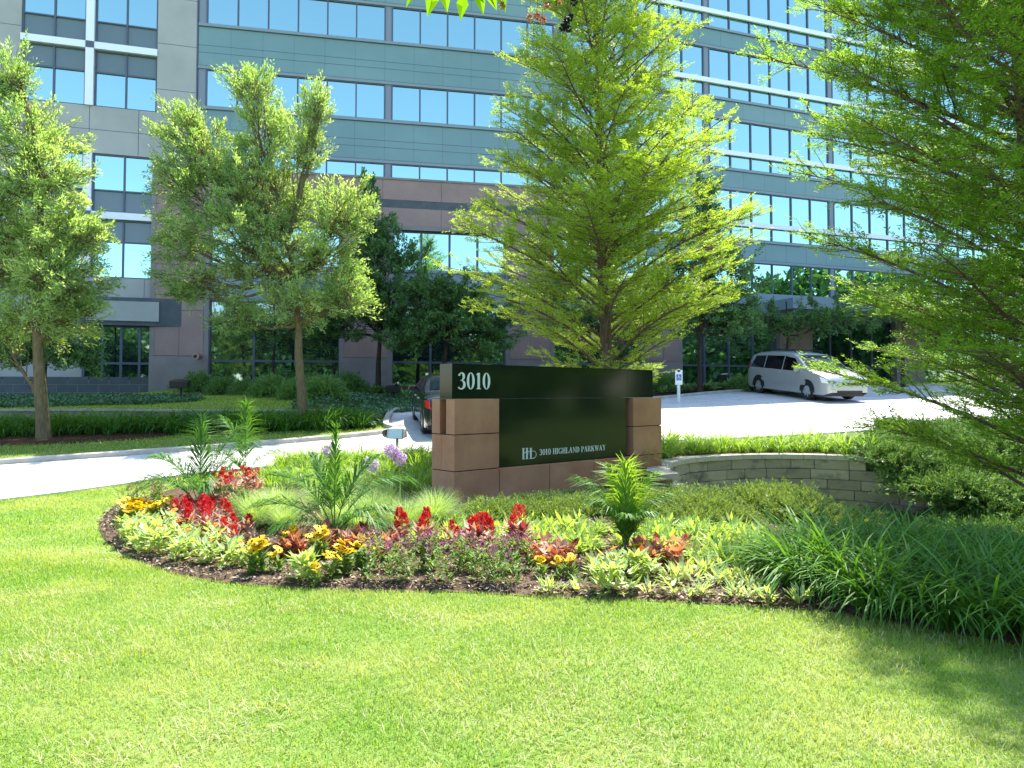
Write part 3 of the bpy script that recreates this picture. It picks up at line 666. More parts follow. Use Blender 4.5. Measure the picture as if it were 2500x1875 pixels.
# ------------------------------------------------------------------ plant geometry (vectorised)
def unit(a): return a/(np.linalg.norm(a, axis=-1, keepdims=True)+1e-9)
def rdir(n):
    v = rng.normal(size=(n, 3)); return unit(v)
def leaves(P, D, L, W, up=None, fold=0.12):
    """folded lance shaped leaves: 5 vertices, 2 quads each"""
    n = len(P); D = unit(D); up = rdir(n) if up is None else up
    Sd = unit(np.cross(D, up)); U = np.cross(Sd, D); L = np.broadcast_to(L, n)[:, None]; W = np.broadcast_to(W, n)[:, None]
    b = P; t = P+D*L; m = P+D*L*.45-U*W*fold; l = P+D*L*.42+Sd*W*.5; r = P+D*L*.42-Sd*W*.5
    V = np.stack([b, l, m, r, t], 1).reshape(-1, 3); i = np.arange(n)[:, None]*5
    return V, np.concatenate([i+[0, 3, 4, 2], i+[0, 2, 4, 1]])
def dleaves(P, D, L, W, up=None):
    """flat small leaves: one quad each"""
    n = len(P); D = unit(D); up = rdir(n) if up is None else up
    Sd = unit(np.cross(D, up)); L = np.broadcast_to(L, n)[:, None]; W = np.broadcast_to(W, n)[:, None]
    V = np.stack([P, P+D*L*.5+Sd*W*.5, P+D*L, P+D*L*.5-Sd*W*.5], 1).reshape(-1, 3)
    return V, np.arange(4*n).reshape(-1, 4)
def blades(P, az, L, W, th0, curl, seg=6, tip=.1, twist=0):
    n = len(P); s = np.linspace(0, 1, seg+1); L = np.broadcast_to(L, n); W = np.broadcast_to(W, n); th0 = np.broadcast_to(th0, n); curl = np.broadcast_to(curl, n)
    th = th0[:, None]+curl[:, None]*(s[None, :]**1.4); st = L[:, None]/seg
    r = np.cumsum(np.c_[np.zeros(n), (np.sin(th)*st)[:, 1:]], 1); z = np.cumsum(np.c_[np.zeros(n), (np.cos(th)*st)[:, 1:]], 1)
    o = np.stack([np.cos(az), np.sin(az), 0*az], -1); sd = np.stack([-np.sin(az+twist), np.cos(az+twist), 0*az], -1)
    C_ = P[:, None, :]+o[:, None, :]*r[..., None]+np.array([0, 0, 1.])*z[..., None]
    wp = (np.interp(s, [0, .3, .75, 1], [.7, 1, .7, tip])[None, :]*W[:, None])[..., None]*.5
    V = np.stack([C_-sd[:, None]*wp, C_+sd[:, None]*wp], 2)
    k = seg+1; I = (np.arange(n*k*2)).reshape(n, k, 2)
    Q = np.stack([I[:, :-1, 0], I[:, :-1, 1], I[:, 1:, 1], I[:, 1:, 0]], -1).reshape(-1, 4)
    return V.reshape(-1, 3), Q
def tubes(P, Rr, sides=5):
    n, k, _ = P.shape; T = unit(np.gradient(P, axis=1)); ref = np.array([.31, .87, .19]); alt = np.array([1., 0, .1])
    c = np.cross(T, ref); bad = np.linalg.norm(c, axis=-1, keepdims=True) < .25; c = np.where(bad, np.cross(T, alt), c); A = unit(c); B = np.cross(T, A)
    a = np.linspace(0, 2*np.pi, sides, endpoint=False)
    V = P[:, :, None, :]+Rr[:, :, None, None]*(np.cos(a)[None, None, :, None]*A[:, :, None, :]+np.sin(a)[None, None, :, None]*B[:, :, None, :])
    I = np.arange(n*k*sides).reshape(n, k, sides); J = np.roll(I, -1, axis=2)
    Q = np.stack([I[:, :-1], J[:, :-1], J[:, 1:], I[:, 1:]], -1).reshape(-1, 4)
    return V.reshape(-1, 3), Q
def curve(a, b, k, sag, jit=0.0):
    """n curved paths from a to b; sag pushes the middle"""
    s = np.linspace(0, 1, k)[None, :, None]; P = a[:, None]*(1-s)+b[:, None]*s
    P = P+sag[:, None, :]*(4*s*(1-s))
    if jit: P[:, 1:-1] += rng.normal(size=P[:, 1:-1].shape)*jit
    return P

# ------------------------------------------------------------------ trees
def lobe_tree(name, label, cat, base, trunk, tr, lobes, leafm, barkm, lL, lW, per=26, twl=.55, group=None, lean=None, fork=None, fill=1.0, clump=1.0):
    """trunk: list of spots; lobes: (centre, radii, n twigs, index of the trunk point its limb leaves)"""
    root = thing(name, label, cat, base, 0, group); B = np.array(base, float)
    T = catmull([tuple(np.array(p, float)) for p in trunk], 6)
    sT = np.linspace(0, 1, len(T)); rad = tr*np.interp(sT, [0, .04, .12, 1], [1.35, 1.1, 1.0, .35])
    tb = MB(); tb.add(*tubes((T-B)[None], rad[None], 12))
    V_l = MB(); lpaths = []
    for (c, r, n, ti) in lobes:
        c = np.array(c, float); r = np.array(r, float)
        st = np.array(trunk[ti], float)
        Pl = curve(st[None], (c+np.array([0, 0, .3])*r)[None], 9, np.array([[0, 0, -.12*np.linalg.norm(c-st)]])*np.array([1, 1, 1.]), .03)[0]
        lr = tr*np.linspace(.55, .12, 9)*min(1, .5+n/260); tb.add(*tubes((Pl-B)[None], lr[None], 7))
        m = max(5, n//9); ss = rng.uniform(.35, 1, m); A = np.stack([np.interp(ss, np.linspace(0, 1, 9), Pl[:, k]) for k in range(3)], -1)
        E = c+rdir(m)*r*rng.uniform(.35, .8, (m, 1)); E[:, 2] = np.maximum(E[:, 2], c[2]-r[2]*.8)
        Sp = curve(A, E, 5, rng.normal(size=(m, 3))*.08, .02); tb.add(*tubes(Sp-B, np.tile(np.linspace(.22, .08, 5)*tr*.45, (m, 1)), 5))
        # twigs
        k = rng.integers(0, m, n); q = rng.uniform(.3, 1, n); i0 = (q*4).astype(int).clip(0, 3); fq = q*4-i0
        A = Sp[k, i0]*(1-fq[:, None])+Sp[k, i0+1]*fq[:, None]
        dr = rdir(n); dr[:, 2] += .25; E = c+unit(dr)*r*(rng.uniform(.3, 1.0, (n, 1))**.5)
        ncl = max(4, n//8); dc_ = rdir(ncl); dc_[:, 2] += .3; cc = c+unit(dc_)*r*rng.uniform(.45, 1.38, (ncl, 1)); jc = rng.integers(0, ncl, n); pick = rng.uniform(0, 1, n) < .72
        E = np.where(pick[:, None], cc[jc]+rdir(n)*rng.uniform(.2, 1, (n, 1))*np.array([.22, .22, .30])*clump, E)
        dist = np.linalg.norm(E-A, axis=1, keepdims=True); mx = twl*rng.uniform(.7, 1.3, (n, 1)); A = np.where(dist > mx, E-(E-A)/dist*mx, A)
        Tw = curve(A, E, 4, rng.normal(size=(n, 3))*.04); tb.add(*tubes(Tw-B, np.tile(np.linspace(.009, .003, 4), (n, 1)), 3))
        nn = n*per; j = np.repeat(np.arange(n), per); s = rng.uniform(.1, 1.1, nn)**.7
        Pn = A[j]*(1-s[:, None])+E[j]*s[:, None]+rng.normal(size=(nn, 3))*.035*fill
        D = unit(E-A)[j]+rdir(nn)*.9+np.array([0, 0, .25]); V_l.add(*dleaves(Pn-B, D, rng.uniform(.7, 1.25, nn)*lL, rng.uniform(.7, 1.2, nn)*lW))
    tb.build('trunk', barkm, root, smooth=True); V_l.build('crown', leafm, root)
    return root
def P3(u, v, Yd): return tuple(at(u, v, Yd))
# left ash
b1 = onh(*gp(95, 950)[:2]); Y1 = b1[1]
def lob(u, v, Yd, ru, rv, ry, n, ti):                # lobe centre and radii from a spot in the picture at its own depth
    k = Yd/F*S; return (P3(u, v, Yd), (ru*k, ry, rv*k), n, ti)
t1 = [b1, P3(88, 850, Y1), P3(82, 740, Y1), P3(80, 600, Y1), P3(88, 430, Y1), P3(70, 250, Y1)]
lobe_tree('ash_tree', 'slim ash tree with an olive trunk at the left edge of the lawn', 'tree', b1, t1, .145, [
    lob(40, 190, Y1, 42, 80, .6, 170, 5), lob(60, 300, Y1+.2, 90, 80, 1.1, 260, 4), lob(95, 400, Y1-.2, 95, 90, 1.2, 300, 4), lob(10, 430, Y1, 80, 110, 1.2, 260, 4),
    lob(150, 500, Y1, 75, 75, 1.1, 200, 3), lob(70, 520, Y1+.3, 120, 90, 1.4, 320, 3), lob(195, 510, Y1-.4, 52, 40, .6, 90, 3), lob(125, 610, Y1-.4, 95, 80, 1.3, 300, 3), lob(20, 600, Y1+.2, 90, 90, 1.3, 260, 3),
    lob(85, 690, Y1, 115, 60, 1.2, 260, 2), lob(165, 660, Y1+.2, 60, 50, .8, 120, 2), lob(-60, 520, Y1, 90, 200, 1.3, 200, 3), lob(10, 735, Y1+.3, 60, 50, .8, 90, 1)],
    M['lf_ash'], M['bark'], .11, .032, 22, group='ash trees by the driveway')
# second ash
b2 = onh(*gp(657, 922)[:2]); Y2 = b2[1]
t2 = [b2, P3(652, 860, Y2), P3(645, 760, Y2), P3(645, 700, Y2), P3(635, 600, Y2), P3(620, 520, Y2)]
lobe_tree('ash_tree', 'broad ash tree with spreading limbs left of the sign', 'tree', b2, t2, .135, [
    lob(545, 200, Y2, 55, 55, .8, 200, 5), lob(575, 285, Y2+.2, 75, 60, 1., 220, 5), lob(690, 240, Y2-.2, 34, 60, .5, 120, 5), lob(665, 330, Y2, 45, 60, .7, 140, 5), lob(395, 275, Y2, 55, 60, .8, 160, 5), lob(440, 350, Y2+.3, 95, 75, 1.2, 300, 5),
    lob(380, 400, Y2-.3, 70, 70, .9, 190, 5), lob(540, 400, Y2, 100, 90, 1.3, 330, 5), lob(480, 500, Y2-.3, 130, 75, 1.4, 330, 4), lob(385, 520, Y2, 60, 60, .8, 130, 4), lob(640, 450, Y2+.4, 60, 70, 1., 150, 5), lob(740, 470, Y2-.1, 70, 70, 1., 260, 4), lob(780, 470, Y2, 42, 45, .6, 100, 4),
    lob(690, 570, Y2, 95, 60, 1.2, 260, 4), lob(560, 590, Y2+.2, 110, 60, 1.2, 260, 4), lob(430, 610, Y2-.5, 80, 45, .9, 150, 4), lob(750, 640, Y2, 55, 60, .8, 170, 3), lob(640, 660, Y2-.4, 105, 50, 1.1, 260, 3), lob(510, 690, Y2+.3, 60, 40, .8, 100, 3), lob(385, 640, Y2-.2, 50, 28, .5, 50, 4), lob(600, 420, Y2+.3, 70, 80, .9, 150, 5), lob(560, 500, Y2-.4, 90, 60, .9, 170, 4), lob(620, 540, Y2-.6, 60, 50, .6, 90, 4)],
    M['lf_ash'], M['bark'], .105, .031, 22, group='ash trees by the driveway')

# dark pear trees by the building and bushes
def dark(name, label, u, v, lobes, tr=.12, lm=None, group='dark green trees beside the building', cat='tree', Yd=None, per=22, lL=.12, lW=.07):
    b = onh(*(gp(u, v)[:2] if Yd is None else at(u, v, Yd)[:2])); Yb = b[1]
    tp = [b, (b[0], b[1], b[2]+1.2), (b[0]+.05, b[1], b[2]+2.4), (b[0], b[1], b[2]+4)]
    L = [lob(uu, vv, Yb+dy, ru, rv, ru*Yb/F*S, n, 2) for uu, vv, ru, rv, n, dy in lobes]
    return lobe_tree(name, label, cat, b, tp, tr, L, lm or M['lf_dark'], M['bark3'], lL, lW, per, .7, group)
dark('pear_tree', 'tall narrow dark pear tree rising left of the sign', 817, 852, [(790, 425, 28, 45, 90, 0), (800, 500, 50, 50, 160, 0), (815, 570, 80, 60, 260, 0), (840, 640, 85, 55, 260, -.3), (760, 640, 75, 60, 220, .2), (800, 700, 110, 50, 280, 0), (880, 560, 40, 60, 90, 0), (720, 690, 60, 50, 120, .4)])
dark('pear_tree', 'low spreading dark tree just left of the cypress, behind the sign', 960, 845, [(930, 640, 60, 50, 200, 0), (1000, 650, 80, 50, 240, 0), (960, 710, 110, 45, 300, 0), (1060, 710, 80, 50, 200, .3), (900, 740, 70, 35, 130, 0), (1030, 755, 80, 30, 120, 0)], Yd=29)
dark('pear_tree', 'narrow dark pear tree between the cypress and the silver minivan', 1512, 838, [(1520, 425, 40, 50, 120, 0), (1520, 500, 65, 60, 210, 0), (1540, 580, 85, 60, 270, 0), (1570, 650, 85, 50, 260, 0), (1500, 690, 90, 45, 220, 0), (1600, 700, 60, 40, 140, 0), (1450, 600, 50, 70, 120, .3)], Yd=30.5)
dark('pear_tree', 'dark tree half hidden behind the trunk of the cypress', 1300, 845, [(1290, 560, 90, 70, 200, 0), (1180, 650, 90, 50, 180, 0), (1380, 640, 90, 60, 200, 0), (1270, 700, 120, 45, 220, 0)], Yd=31)
dark('crab_apple_tree', 'small multi stemmed tree in front of the tower base behind the left ash', 95, 880, [(40, 770, 75, 40, 200, 0), (130, 760, 60, 40, 160, -.3), (190, 770, 50, 40, 120, 0), (90, 720, 110, 35, 170, .2), (-20, 740, 60, 50, 120, 0)], tr=.08, lm=M['lf_shrub'], group='small trees by the building', Yd=27, lL=.10, lW=.05)
dark('crab_apple_tree', 'shadowed many stemmed small tree behind the second ash', 590, 800, [(560, 720, 75, 35, 160, 0), (640, 715, 70, 35, 150, 0), (700, 740, 50, 30, 80, 0)], tr=.07, lm=M['lf_dark'], group='small trees by the building', Yd=30, lL=.10, lW=.05)
dark('hawthorn_tree', 'bushy dark tree by the entrance behind the minivan', 1700, 780, [(1660, 700, 60, 40, 140, 0), (1730, 700, 70, 45, 160, 0), (1800, 690, 60, 40, 120, 0)], tr=.08, group='small trees by the building', Yd=34)
dark('hawthorn_tree', 'dark green tree seen through the right cypress branches', 1950, 780, [(1950, 650, 120, 60, 240, 0), (2080, 680, 110, 60, 220, 0), (2190, 640, 90, 90, 200, 0)], tr=.1, group='small trees by the building', Yd=34)

# bald cypresses
def cypress(name, label, base, H, tr, z0, prof, nb, el0, el1, lm, spac, lL, lW, dens, lean=(0, 0), azlim=None, secl=.36, seed=3, bare=.1):
    global rng
    keep = rng; rng = np.random.default_rng(seed)
    root = thing(name, label, 'tree', base, 0, 'feathery bald cypress trees'); B = np.array(base, float)
    zz = np.linspace(0, H, 26); T = np.stack([lean[0]*zz/H+.03*np.sin(zz*.9), lean[1]*zz/H+0*zz, zz], -1)
    rad = tr*np.interp(zz/H, [0, .02, .06, .5, 1], [1.9, 1.35, 1.0, .55, .05])
    tb = MB(); tb.add(*tubes(T[None], rad[None], 14)); lf = MB()
    zb = z0+(H-z0-.3)*(np.linspace(0, 1, nb)**.95); az = np.arange(nb)*2.399+rng.uniform(-.3, .3, nb)
    Lb = np.array([prof(z) for z in zb])*rng.uniform(.78, 1.1, nb)
    if azlim is not None: Lb *= np.array([azlim(a, z) for a, z in zip(az, zb)])
    k = 9; s = np.linspace(0, 1, k); BP = []
    for i in range(nb):
        e0 = R(el0+rng.uniform(-8, 8)+12*(zb[i]/H)); e1 = R(el1+rng.uniform(-8, 8)+20*(zb[i]/H))
        e = e0+(e1-e0)*s; st = Lb[i]/(k-1); a = az[i]+np.cumsum(rng.normal(size=k))*.05
        dx = np.cos(e)*np.cos(a)*st; dy = np.cos(e)*np.sin(a)*st; dz = np.sin(e)*st
        x0 = np.array([np.interp(zb[i], zz, T[:, 0]), np.interp(zb[i], zz, T[:, 1]), zb[i]])
        BP.append(x0+np.stack([np.r_[0, np.cumsum(dx[1:])], np.r_[0, np.cumsum(dy[1:])], np.r_[0, np.cumsum(dz[1:])]], -1))
    BP = np.array(BP); br = (tr*.06+.0085*Lb)[:, None]*np.linspace(1, .12, k)[None]; tb.add(*tubes(BP, br, 6))
    SA = []; SD = []; SLn = []; SU = []
    for i in range(nb):
        m = int(Lb[i]/spac); q = rng.uniform(bare, 1.0, m); q = np.sort(q); i0 = (q*(k-1)).astype(int).clip(0, k-2); f = q*(k-1)-i0
        A = BP[i][i0]*(1-f[:, None])+BP[i][i0+1]*f[:, None]; T_ = unit(BP[i][i0+1]-BP[i][i0]); up = unit(np.array([0, 0, 1.])-T_*T_[:, 2:3]); sd_ = np.cross(T_, up)
        sg = np.where(np.arange(m) % 2, 1, -1)[:, None]; an = rng.uniform(35, 75, m)[:, None]*np.pi/180
        D = T_*np.cos(an)+sd_*sg*np.sin(an)+up*rng.uniform(-.25, .45, (m, 1)); ln = (.16+secl*Lb[i]*(1-.75*q)**.8*.55)*rng.uniform(.6, 1.2, m)
        SA.append(A); SD.append(unit(D)); SLn.append(ln); SU.append(up)
        SA.append(BP[i][-1:]); SD.append(T_[-1:]); SLn.append(np.array([.3])); SU.append(up[-1:])
    SA, SD, SLn, SU = map(np.concatenate, (SA, SD, SLn, SU))
    n = len(SA); E = SA+SD*SLn[:, None]; SP = curve(SA, E, 4, np.array([0, 0, -.04])*SLn[:, None]+rng.normal(size=(n, 3))*.015)
    tb.add(*tubes(SP, np.linspace(1, .3, 4)[None]*(.003+.006*SLn)[:, None], 4))
    # tertiary twigs carry the sprays
    cnt = np.maximum(3, (SLn/.055).astype(int)); j = np.repeat(np.arange(n), cnt); m = len(j); q = rng.uniform(.12, 1.0, m)
    A = SA[j]+SD[j]*(SLn[j]*q)[:, None]; sg = rng.choice([-1, 1], m)[:, None]; sd_ = np.cross(SD[j], SU[j])
    D = unit(SD[j]*.8+sd_*sg*rng.uniform(.3, 1.0, (m, 1))+SU[j]*rng.uniform(-.35, .35, (m, 1))); ln = rng.uniform(.07, .17, m)
    p = dens; jj = np.repeat(np.arange(m), p); qq = (np.tile(np.arange(p), m)+rng.uniform(0, 1, m*p))/p
    Pn = A[jj]+D[jj]*(ln[jj]*qq)[:, None]; s2 = np.where(np.tile(np.arange(p), m) % 2, 1, -1)[:, None]
    sd2 = unit(np.cross(D[jj], SU[j][jj]+rng.normal(size=(m*p, 3))*.25)); DD = D[jj]*.6+sd2*s2+rng.normal(size=(m*p, 3))*.22
    lf.add(*dleaves(Pn, DD, rng.uniform(.7, 1.2, m*p)*lL, lW, SU[j][jj]+rng.normal(size=(m*p, 3))*.5))
    tb.build('trunk', M['bark2'], root, smooth=True); lf.build('crown', lm, root); print(name, n, m, m*p)
    rng = keep
    return root
cb = onh(at(1313, 800, 16.2)[0], 16.2)
def cprof(z):
    return float(np.interp(z, [1.2, 2.0, 3.2, 5.0, 7.5, 10.3, 13.5], [1.6, 3.7, 4.1, 3.2, 2.4, 1.95, .4]))
cypress('bald_cypress', 'tall yellow green bald cypress standing right behind the sign', cb, 13.8, .15, 1.0, cprof, 165, 38, 12, M['lf_cyp'], .082, .064, .018, 8, bare=.22, secl=.56, lean=(-.35, 0), seed=5)
rb = onh(6.7, 8.8)
def rprof(z): return float(np.interp(z, [.6, 1.5, 3, 6, 9, 12], [3.2, 3.7, 3.6, 3.1, 2.0, .4]))
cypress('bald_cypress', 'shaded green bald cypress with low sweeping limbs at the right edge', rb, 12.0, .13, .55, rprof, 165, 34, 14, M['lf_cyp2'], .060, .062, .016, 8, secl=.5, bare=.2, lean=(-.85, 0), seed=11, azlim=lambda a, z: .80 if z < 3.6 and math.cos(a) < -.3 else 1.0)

# wood behind the photographer, seen mirrored in the polished stone and lower windows
mb = MB(); tk = MB()
for i in range(26+17):
    cx = -60+i*4.8+rng.uniform(-1, 1); cy = -34+rng.uniform(-4, 4)
    if i > 25: cx = 44+rng.uniform(-3, 3); cy = -30+(i-26)*4.2
    hh = rng.uniform(9, 15); n = 2600
    d = rdir(n)*rng.uniform(.6, 1, (n, 1))*np.array([3.4, 3.4, hh*.42]); mb.add(*dleaves(np.array([cx, cy, hh*.6])+d, rdir(n), .8, .5)); n = 700; mb.add(*dleaves(np.array([cx, cy+3, 1.2])+rng.uniform(-1, 1, (n, 3))*np.array([3, .8, 1.4]), rdir(n), .8, .5)); tk.cyl((cx, cy, -.2), (cx, cy, hh*.5), .25, .15, 8)
wd = mb.build('woodland', M['lf_dark']); tag(wd, 'wood across the lawn behind the viewer, mirrored in the sign', 'wood', None, 'stuff'); tk.build('trunks', M['bark3'], wd)

# ------------------------------------------------------------------ lawn blades
def not_in(poly, x, y): return ~inside(poly, x, y)
def grass(n, xr, yr, L, W, mat, name, label, keep, seed, dens_pow=0.0):
    x = rng.uniform(*xr, n); y = rng.uniform(0, 1, n); y = yr[0]+(yr[1]-yr[0])*y**(1+dens_pow)
    ok = (np.abs(x) < y*.78+.4) & keep(x, y); x = x[ok]; y = y[ok]
    P = np.stack([x, y, hgt(x, y)-.003], -1); az = rng.uniform(0, 2*np.pi, len(x)); l = L*rng.uniform(.5, 1.25, len(x))*(1+.25*np.sin(x*2.1+y*1.3)*np.sin(y*2.7-x))
    V, Q = blades(P, az, l, W*(1+.06*y), rng.uniform(.05, .7, len(x)), rng.uniform(.1, 1.1, len(x)), 2, .05)
    o = link(name, raw_mesh(name, V, Q, mats=mat)); print(name, len(x)); return tag(o, label, 'grass', None, 'stuff')
FB = [tuple(p) for p in FRONT]
near_keep = lambda x, y: not_in(BEDP, x, y) & not_in(ROADP, x, y)
grass(470000, (-6.5, 7), (2.6, 7.2), .046, .0031, M['lf_grass'], 'lawn_grass', 'short sunlit grass of the foreground lawn', near_keep, 1)
grass(90000, (-9, -1.5), (6.5, 13.5), .05, .006, M['lf_grass'], 'lawn_grass', 'grass strip between the flower bed and the left driveway', lambda x, y: near_keep(x, y) & (x < -2), 2)
grass(60000, (-14, 1), (14, 20.8), .06, .008, M['lf_grass_far'], 'lawn_grass', 'grass verge beyond the driveway under the ash trees', lambda x, y: near_keep(x, y), 3)
grass(70000, (-18, -3), (21.2, 31), .06, .010, M['lf_grass_far'], 'lawn_grass', 'shaded grass slope in front of the building', lambda x, y: near_keep(x, y) & (y < 31+.3*(x+14.7)) , 4)
grass(60000, (3.6, 11), (6, 15.4), .05, .006, M['lf_grass'], 'lawn_grass', 'grass of the sunken lawn beside the block wall', lambda x, y: inside(BOWL, x, y) | ((x > 6.5) & (y < 12)), 5)

def straw(n, seed):
    r_ = np.random.default_rng(seed); cx = r_.uniform(-6, 6.5, 420); cy = 2.7+4.6*r_.uniform(0, 1, 420); cs = r_.uniform(.04, .22, 420); j = r_.integers(0, 420, n)
    x = cx[j]+r_.normal(size=n)*cs[j]*1.6; y = cy[j]+r_.normal(size=n)*cs[j]; ok = near_keep(x, y) & (np.abs(x) < y*.8+.4); x = x[ok]; y = y[ok]; P = np.stack([x, y, hgt(x, y)+.004], -1)
    V, Q = blades(P, r_.uniform(0, 6.28, len(x)), .06*r_.uniform(.5, 1.3, len(x)), .0045, r_.uniform(.3, 1.25, len(x)), r_.uniform(.1, .9, len(x)), 2, .1); tag(link('straw', raw_mesh('straw', V, Q, mats=leaf('dry_straw', (.34, .36, .16), (.50, .48, .28), .3))), 'bleached dry blades scattered in tufts over the foreground lawn', 'dry grass', None, 'stuff')
straw(26000, 4)
# mulch chips
def chips(n, pts_fn, mat, label, sz=.03):
    x, y = pts_fn(n); P = np.stack([x, y, hgt(x, y)+.045+rng.uniform(-.01, .012, len(x))], -1)
    D = rdir(len(x)); D[:, 2] *= .35; V, Q = dleaves(P, D, sz*rng.uniform(.5, 1.8, len(x)), sz*.5*rng.uniform(.5, 1.5, len(x)), up=np.array([0, 0, 1.])+rng.normal(size=(len(x), 3))*.5)
    tag(link('mulch_chips', raw_mesh('mulch_chips', V, Q, mats=mat)), label, 'mulch', None, 'stuff')
M['chip'] = leaf('chip_wood', (0.03, 0.018, 0.01), (0.34, 0.25, 0.17), 0.0)
def bedpts(n):
    x = rng.uniform(-5.6, 4, n); y = rng.uniform(5.3, 10, n); k = inside(BEDP, x, y); return x[k], y[k]
chips(60000, bedpts, M['chip'], 'loose bark chips on the flower bed')

# ------------------------------------------------------------------ plant kinds (each built once, then copied)
HIDE = []                                           # prototypes are moved to their first place, never left over
class Kind:
    def __init__(s, make): s.make = make; s.protos = None
    def place(s, loc, rz, sc_, label, group):
        if s.protos is None: s.protos = [[p, False] for p in s.make()]
        e = s.protos[rng.integers(0, len(s.protos))]
        if not e[1]:
            e[1] = True; o = e[0]; o.location = loc; o.rotation_euler = (0, 0, rz); o.scale = (sc_,)*3; tag(o, label, o['category'], group); return o
        return dup(e[0], loc, rz, sc_, label, group)
    def finish(s):
        if s.protos:
            for o, used in s.protos:
                if not used:
                    for c in list(o.children): bpy.data.objects.remove(c)
                    bpy.data.objects.remove(o)
KINDS_ = []
def kind(f): k = Kind(f); KINDS_.append(k); return k
def proto(name, cat, mb, mat, parts=()):
    o = mb.build(name, mat); o['category'] = cat; tops = [o]
    for pn, pm, pmat in parts: pm.build(pn, pmat, o)
    return o
def rad_leaves(mb, n, h, L, W, elev=(0, 1.0), spread=.03, fold=.15):
    az = rng.uniform(0, 2*np.pi, n); z = rng.uniform(0, h, n); el = rng.uniform(elev[0], elev[1], n)
    P = np.stack([np.cos(az)*spread*rng.uniform(0, 1, n), np.sin(az)*spread*rng.uniform(0, 1, n), z], -1)
    D = np.stack([np.cos(az)*np.cos(el), np.sin(az)*np.cos(el), np.sin(el)], -1)
    V, Q = leaves(P, D, L*rng.uniform(.7, 1.2, n), W*rng.uniform(.8, 1.2, n), up=np.broadcast_to(np.array([0, 0, 1.]), (n, 3))+rng.normal(size=(n, 3))*.15, fold=fold); mb.add(V, Q)
def mk_lily(mat, nb, L, buds=True, wid=.017):
    def f():
        out = []
        for v in range(5):
            mb = MB(); n = nb; az = rng.uniform(0, 2*np.pi, n); r = rng.uniform(0, .13, n)
            P = np.stack([np.cos(az)*r, np.sin(az)*r, 0*r-.02], -1); az2 = az+rng.normal(size=n)*.35
            V, Q = blades(P, az2, L*rng.uniform(.6, 1.15, n), wid*rng.uniform(.7, 1.2, n), rng.uniform(.05, .5, n), rng.uniform(.8, 2.5, n), 7, .08, twist=rng.normal(size=n)*.4); mb.add(V, Q)
            parts = []
            if buds and v == 1:
                b = MB(); q = MB()
                for i in range(1):
                    a = rng.uniform(0, 6.28); h = L*rng.uniform(.8, .95); tip = np.array([math.cos(a)*.12, math.sin(a)*.12, h*.95]); q.add(*tubes(curve(np.zeros((1, 3)), tip[None], 5, np.zeros((1, 3))), np.full((1, 5), .004), 4))
                    D = rdir(6); D[:, 2] = np.abs(D[:, 2])+.4; b.add(*leaves(np.tile(tip, (6, 1)), D, .04, .016))
                parts = [('flower_stalk', q, M['lf_lily2']), ('flower', b, M['fl_yel'])]
            out.append(proto('daylily', 'plant', mb, mat, parts))
        return out
    return f
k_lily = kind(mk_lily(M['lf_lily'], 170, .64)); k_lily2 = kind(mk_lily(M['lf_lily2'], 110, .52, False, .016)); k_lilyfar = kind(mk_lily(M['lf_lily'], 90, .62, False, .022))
def mk_feather():
    out = []
    for v in range(2):
        mb = MB(); n = 900; az = rng.uniform(0, 2*np.pi, n); r = rng.uniform(0, .06, n); P = np.stack([np.cos(az)*r, np.sin(az)*r, 0*r], -1)
        V, Q = blades(P, az+rng.normal(size=n)*.3, .52*rng.uniform(.6, 1.15, n), .0045, rng.uniform(.0, .5, n), rng.uniform(.5, 2.0, n), 6, .2); mb.add(V, Q); out.append(proto('feather_grass', 'plant', mb, M['lf_feather']))
    return out
k_feather = kind(mk_feather)
def mk_jun(mat, R0, H0):
    def f():
        out = []
        for v in range(2):
            mb = MB(); st = MB(); n = 110; az = rng.uniform(0, 2*np.pi, n); l = R0*rng.uniform(.45, 1.05, n); E = np.stack([np.cos(az)*l, np.sin(az)*l, H0*(1.05-.75*(l/R0)**2)*rng.uniform(.6, 1.1, n)], -1)
            A = E*np.array([.15, .15, .2]); SP = curve(A, E, 5, np.array([0, 0, .10])*np.ones((n, 1))); st.add(*tubes(SP, np.tile(np.linspace(.012, .003, 5), (n, 1)), 4))
            m0 = 9; m = m0*18; j0 = np.repeat(np.arange(n), m0); q0 = rng.uniform(.3, 1.02, n*m0); jc = np.repeat(np.arange(n*m0), 18); j = j0[jc]; q = q0[jc]
            Pn = A[j]*(1-q[:, None])+E[j]*q[:, None]+np.array([0, 0, .10])*(4*q*(1-q))[:, None]
            oc = rng.normal(size=(n*m0, 3))*np.array([.08, .08, .06]); dc = unit(unit(E-A)[j0]*.8+rdir(n*m0)*.8+np.array([0, 0, .45])); tt = np.tile(np.arange(18)/18., n*m0)
            D = dc[jc]+rdir(len(jc))*.55
            mb.add(*dleaves(Pn+oc[jc]+dc[jc]*(tt*.17)[:, None]+rng.normal(size=(len(jc), 3))*.012, D, rng.uniform(.04, .075, len(jc)), .017)); o = proto('juniper', 'shrub', mb, mat, [('branches', st, M['bark3'])]); out.append(o)
        return out
    return f
k_jun = kind(mk_jun(M['lf_jun'], .85, .34)); k_junlow = kind(mk_jun(M['lf_jun2'], .55, .16))
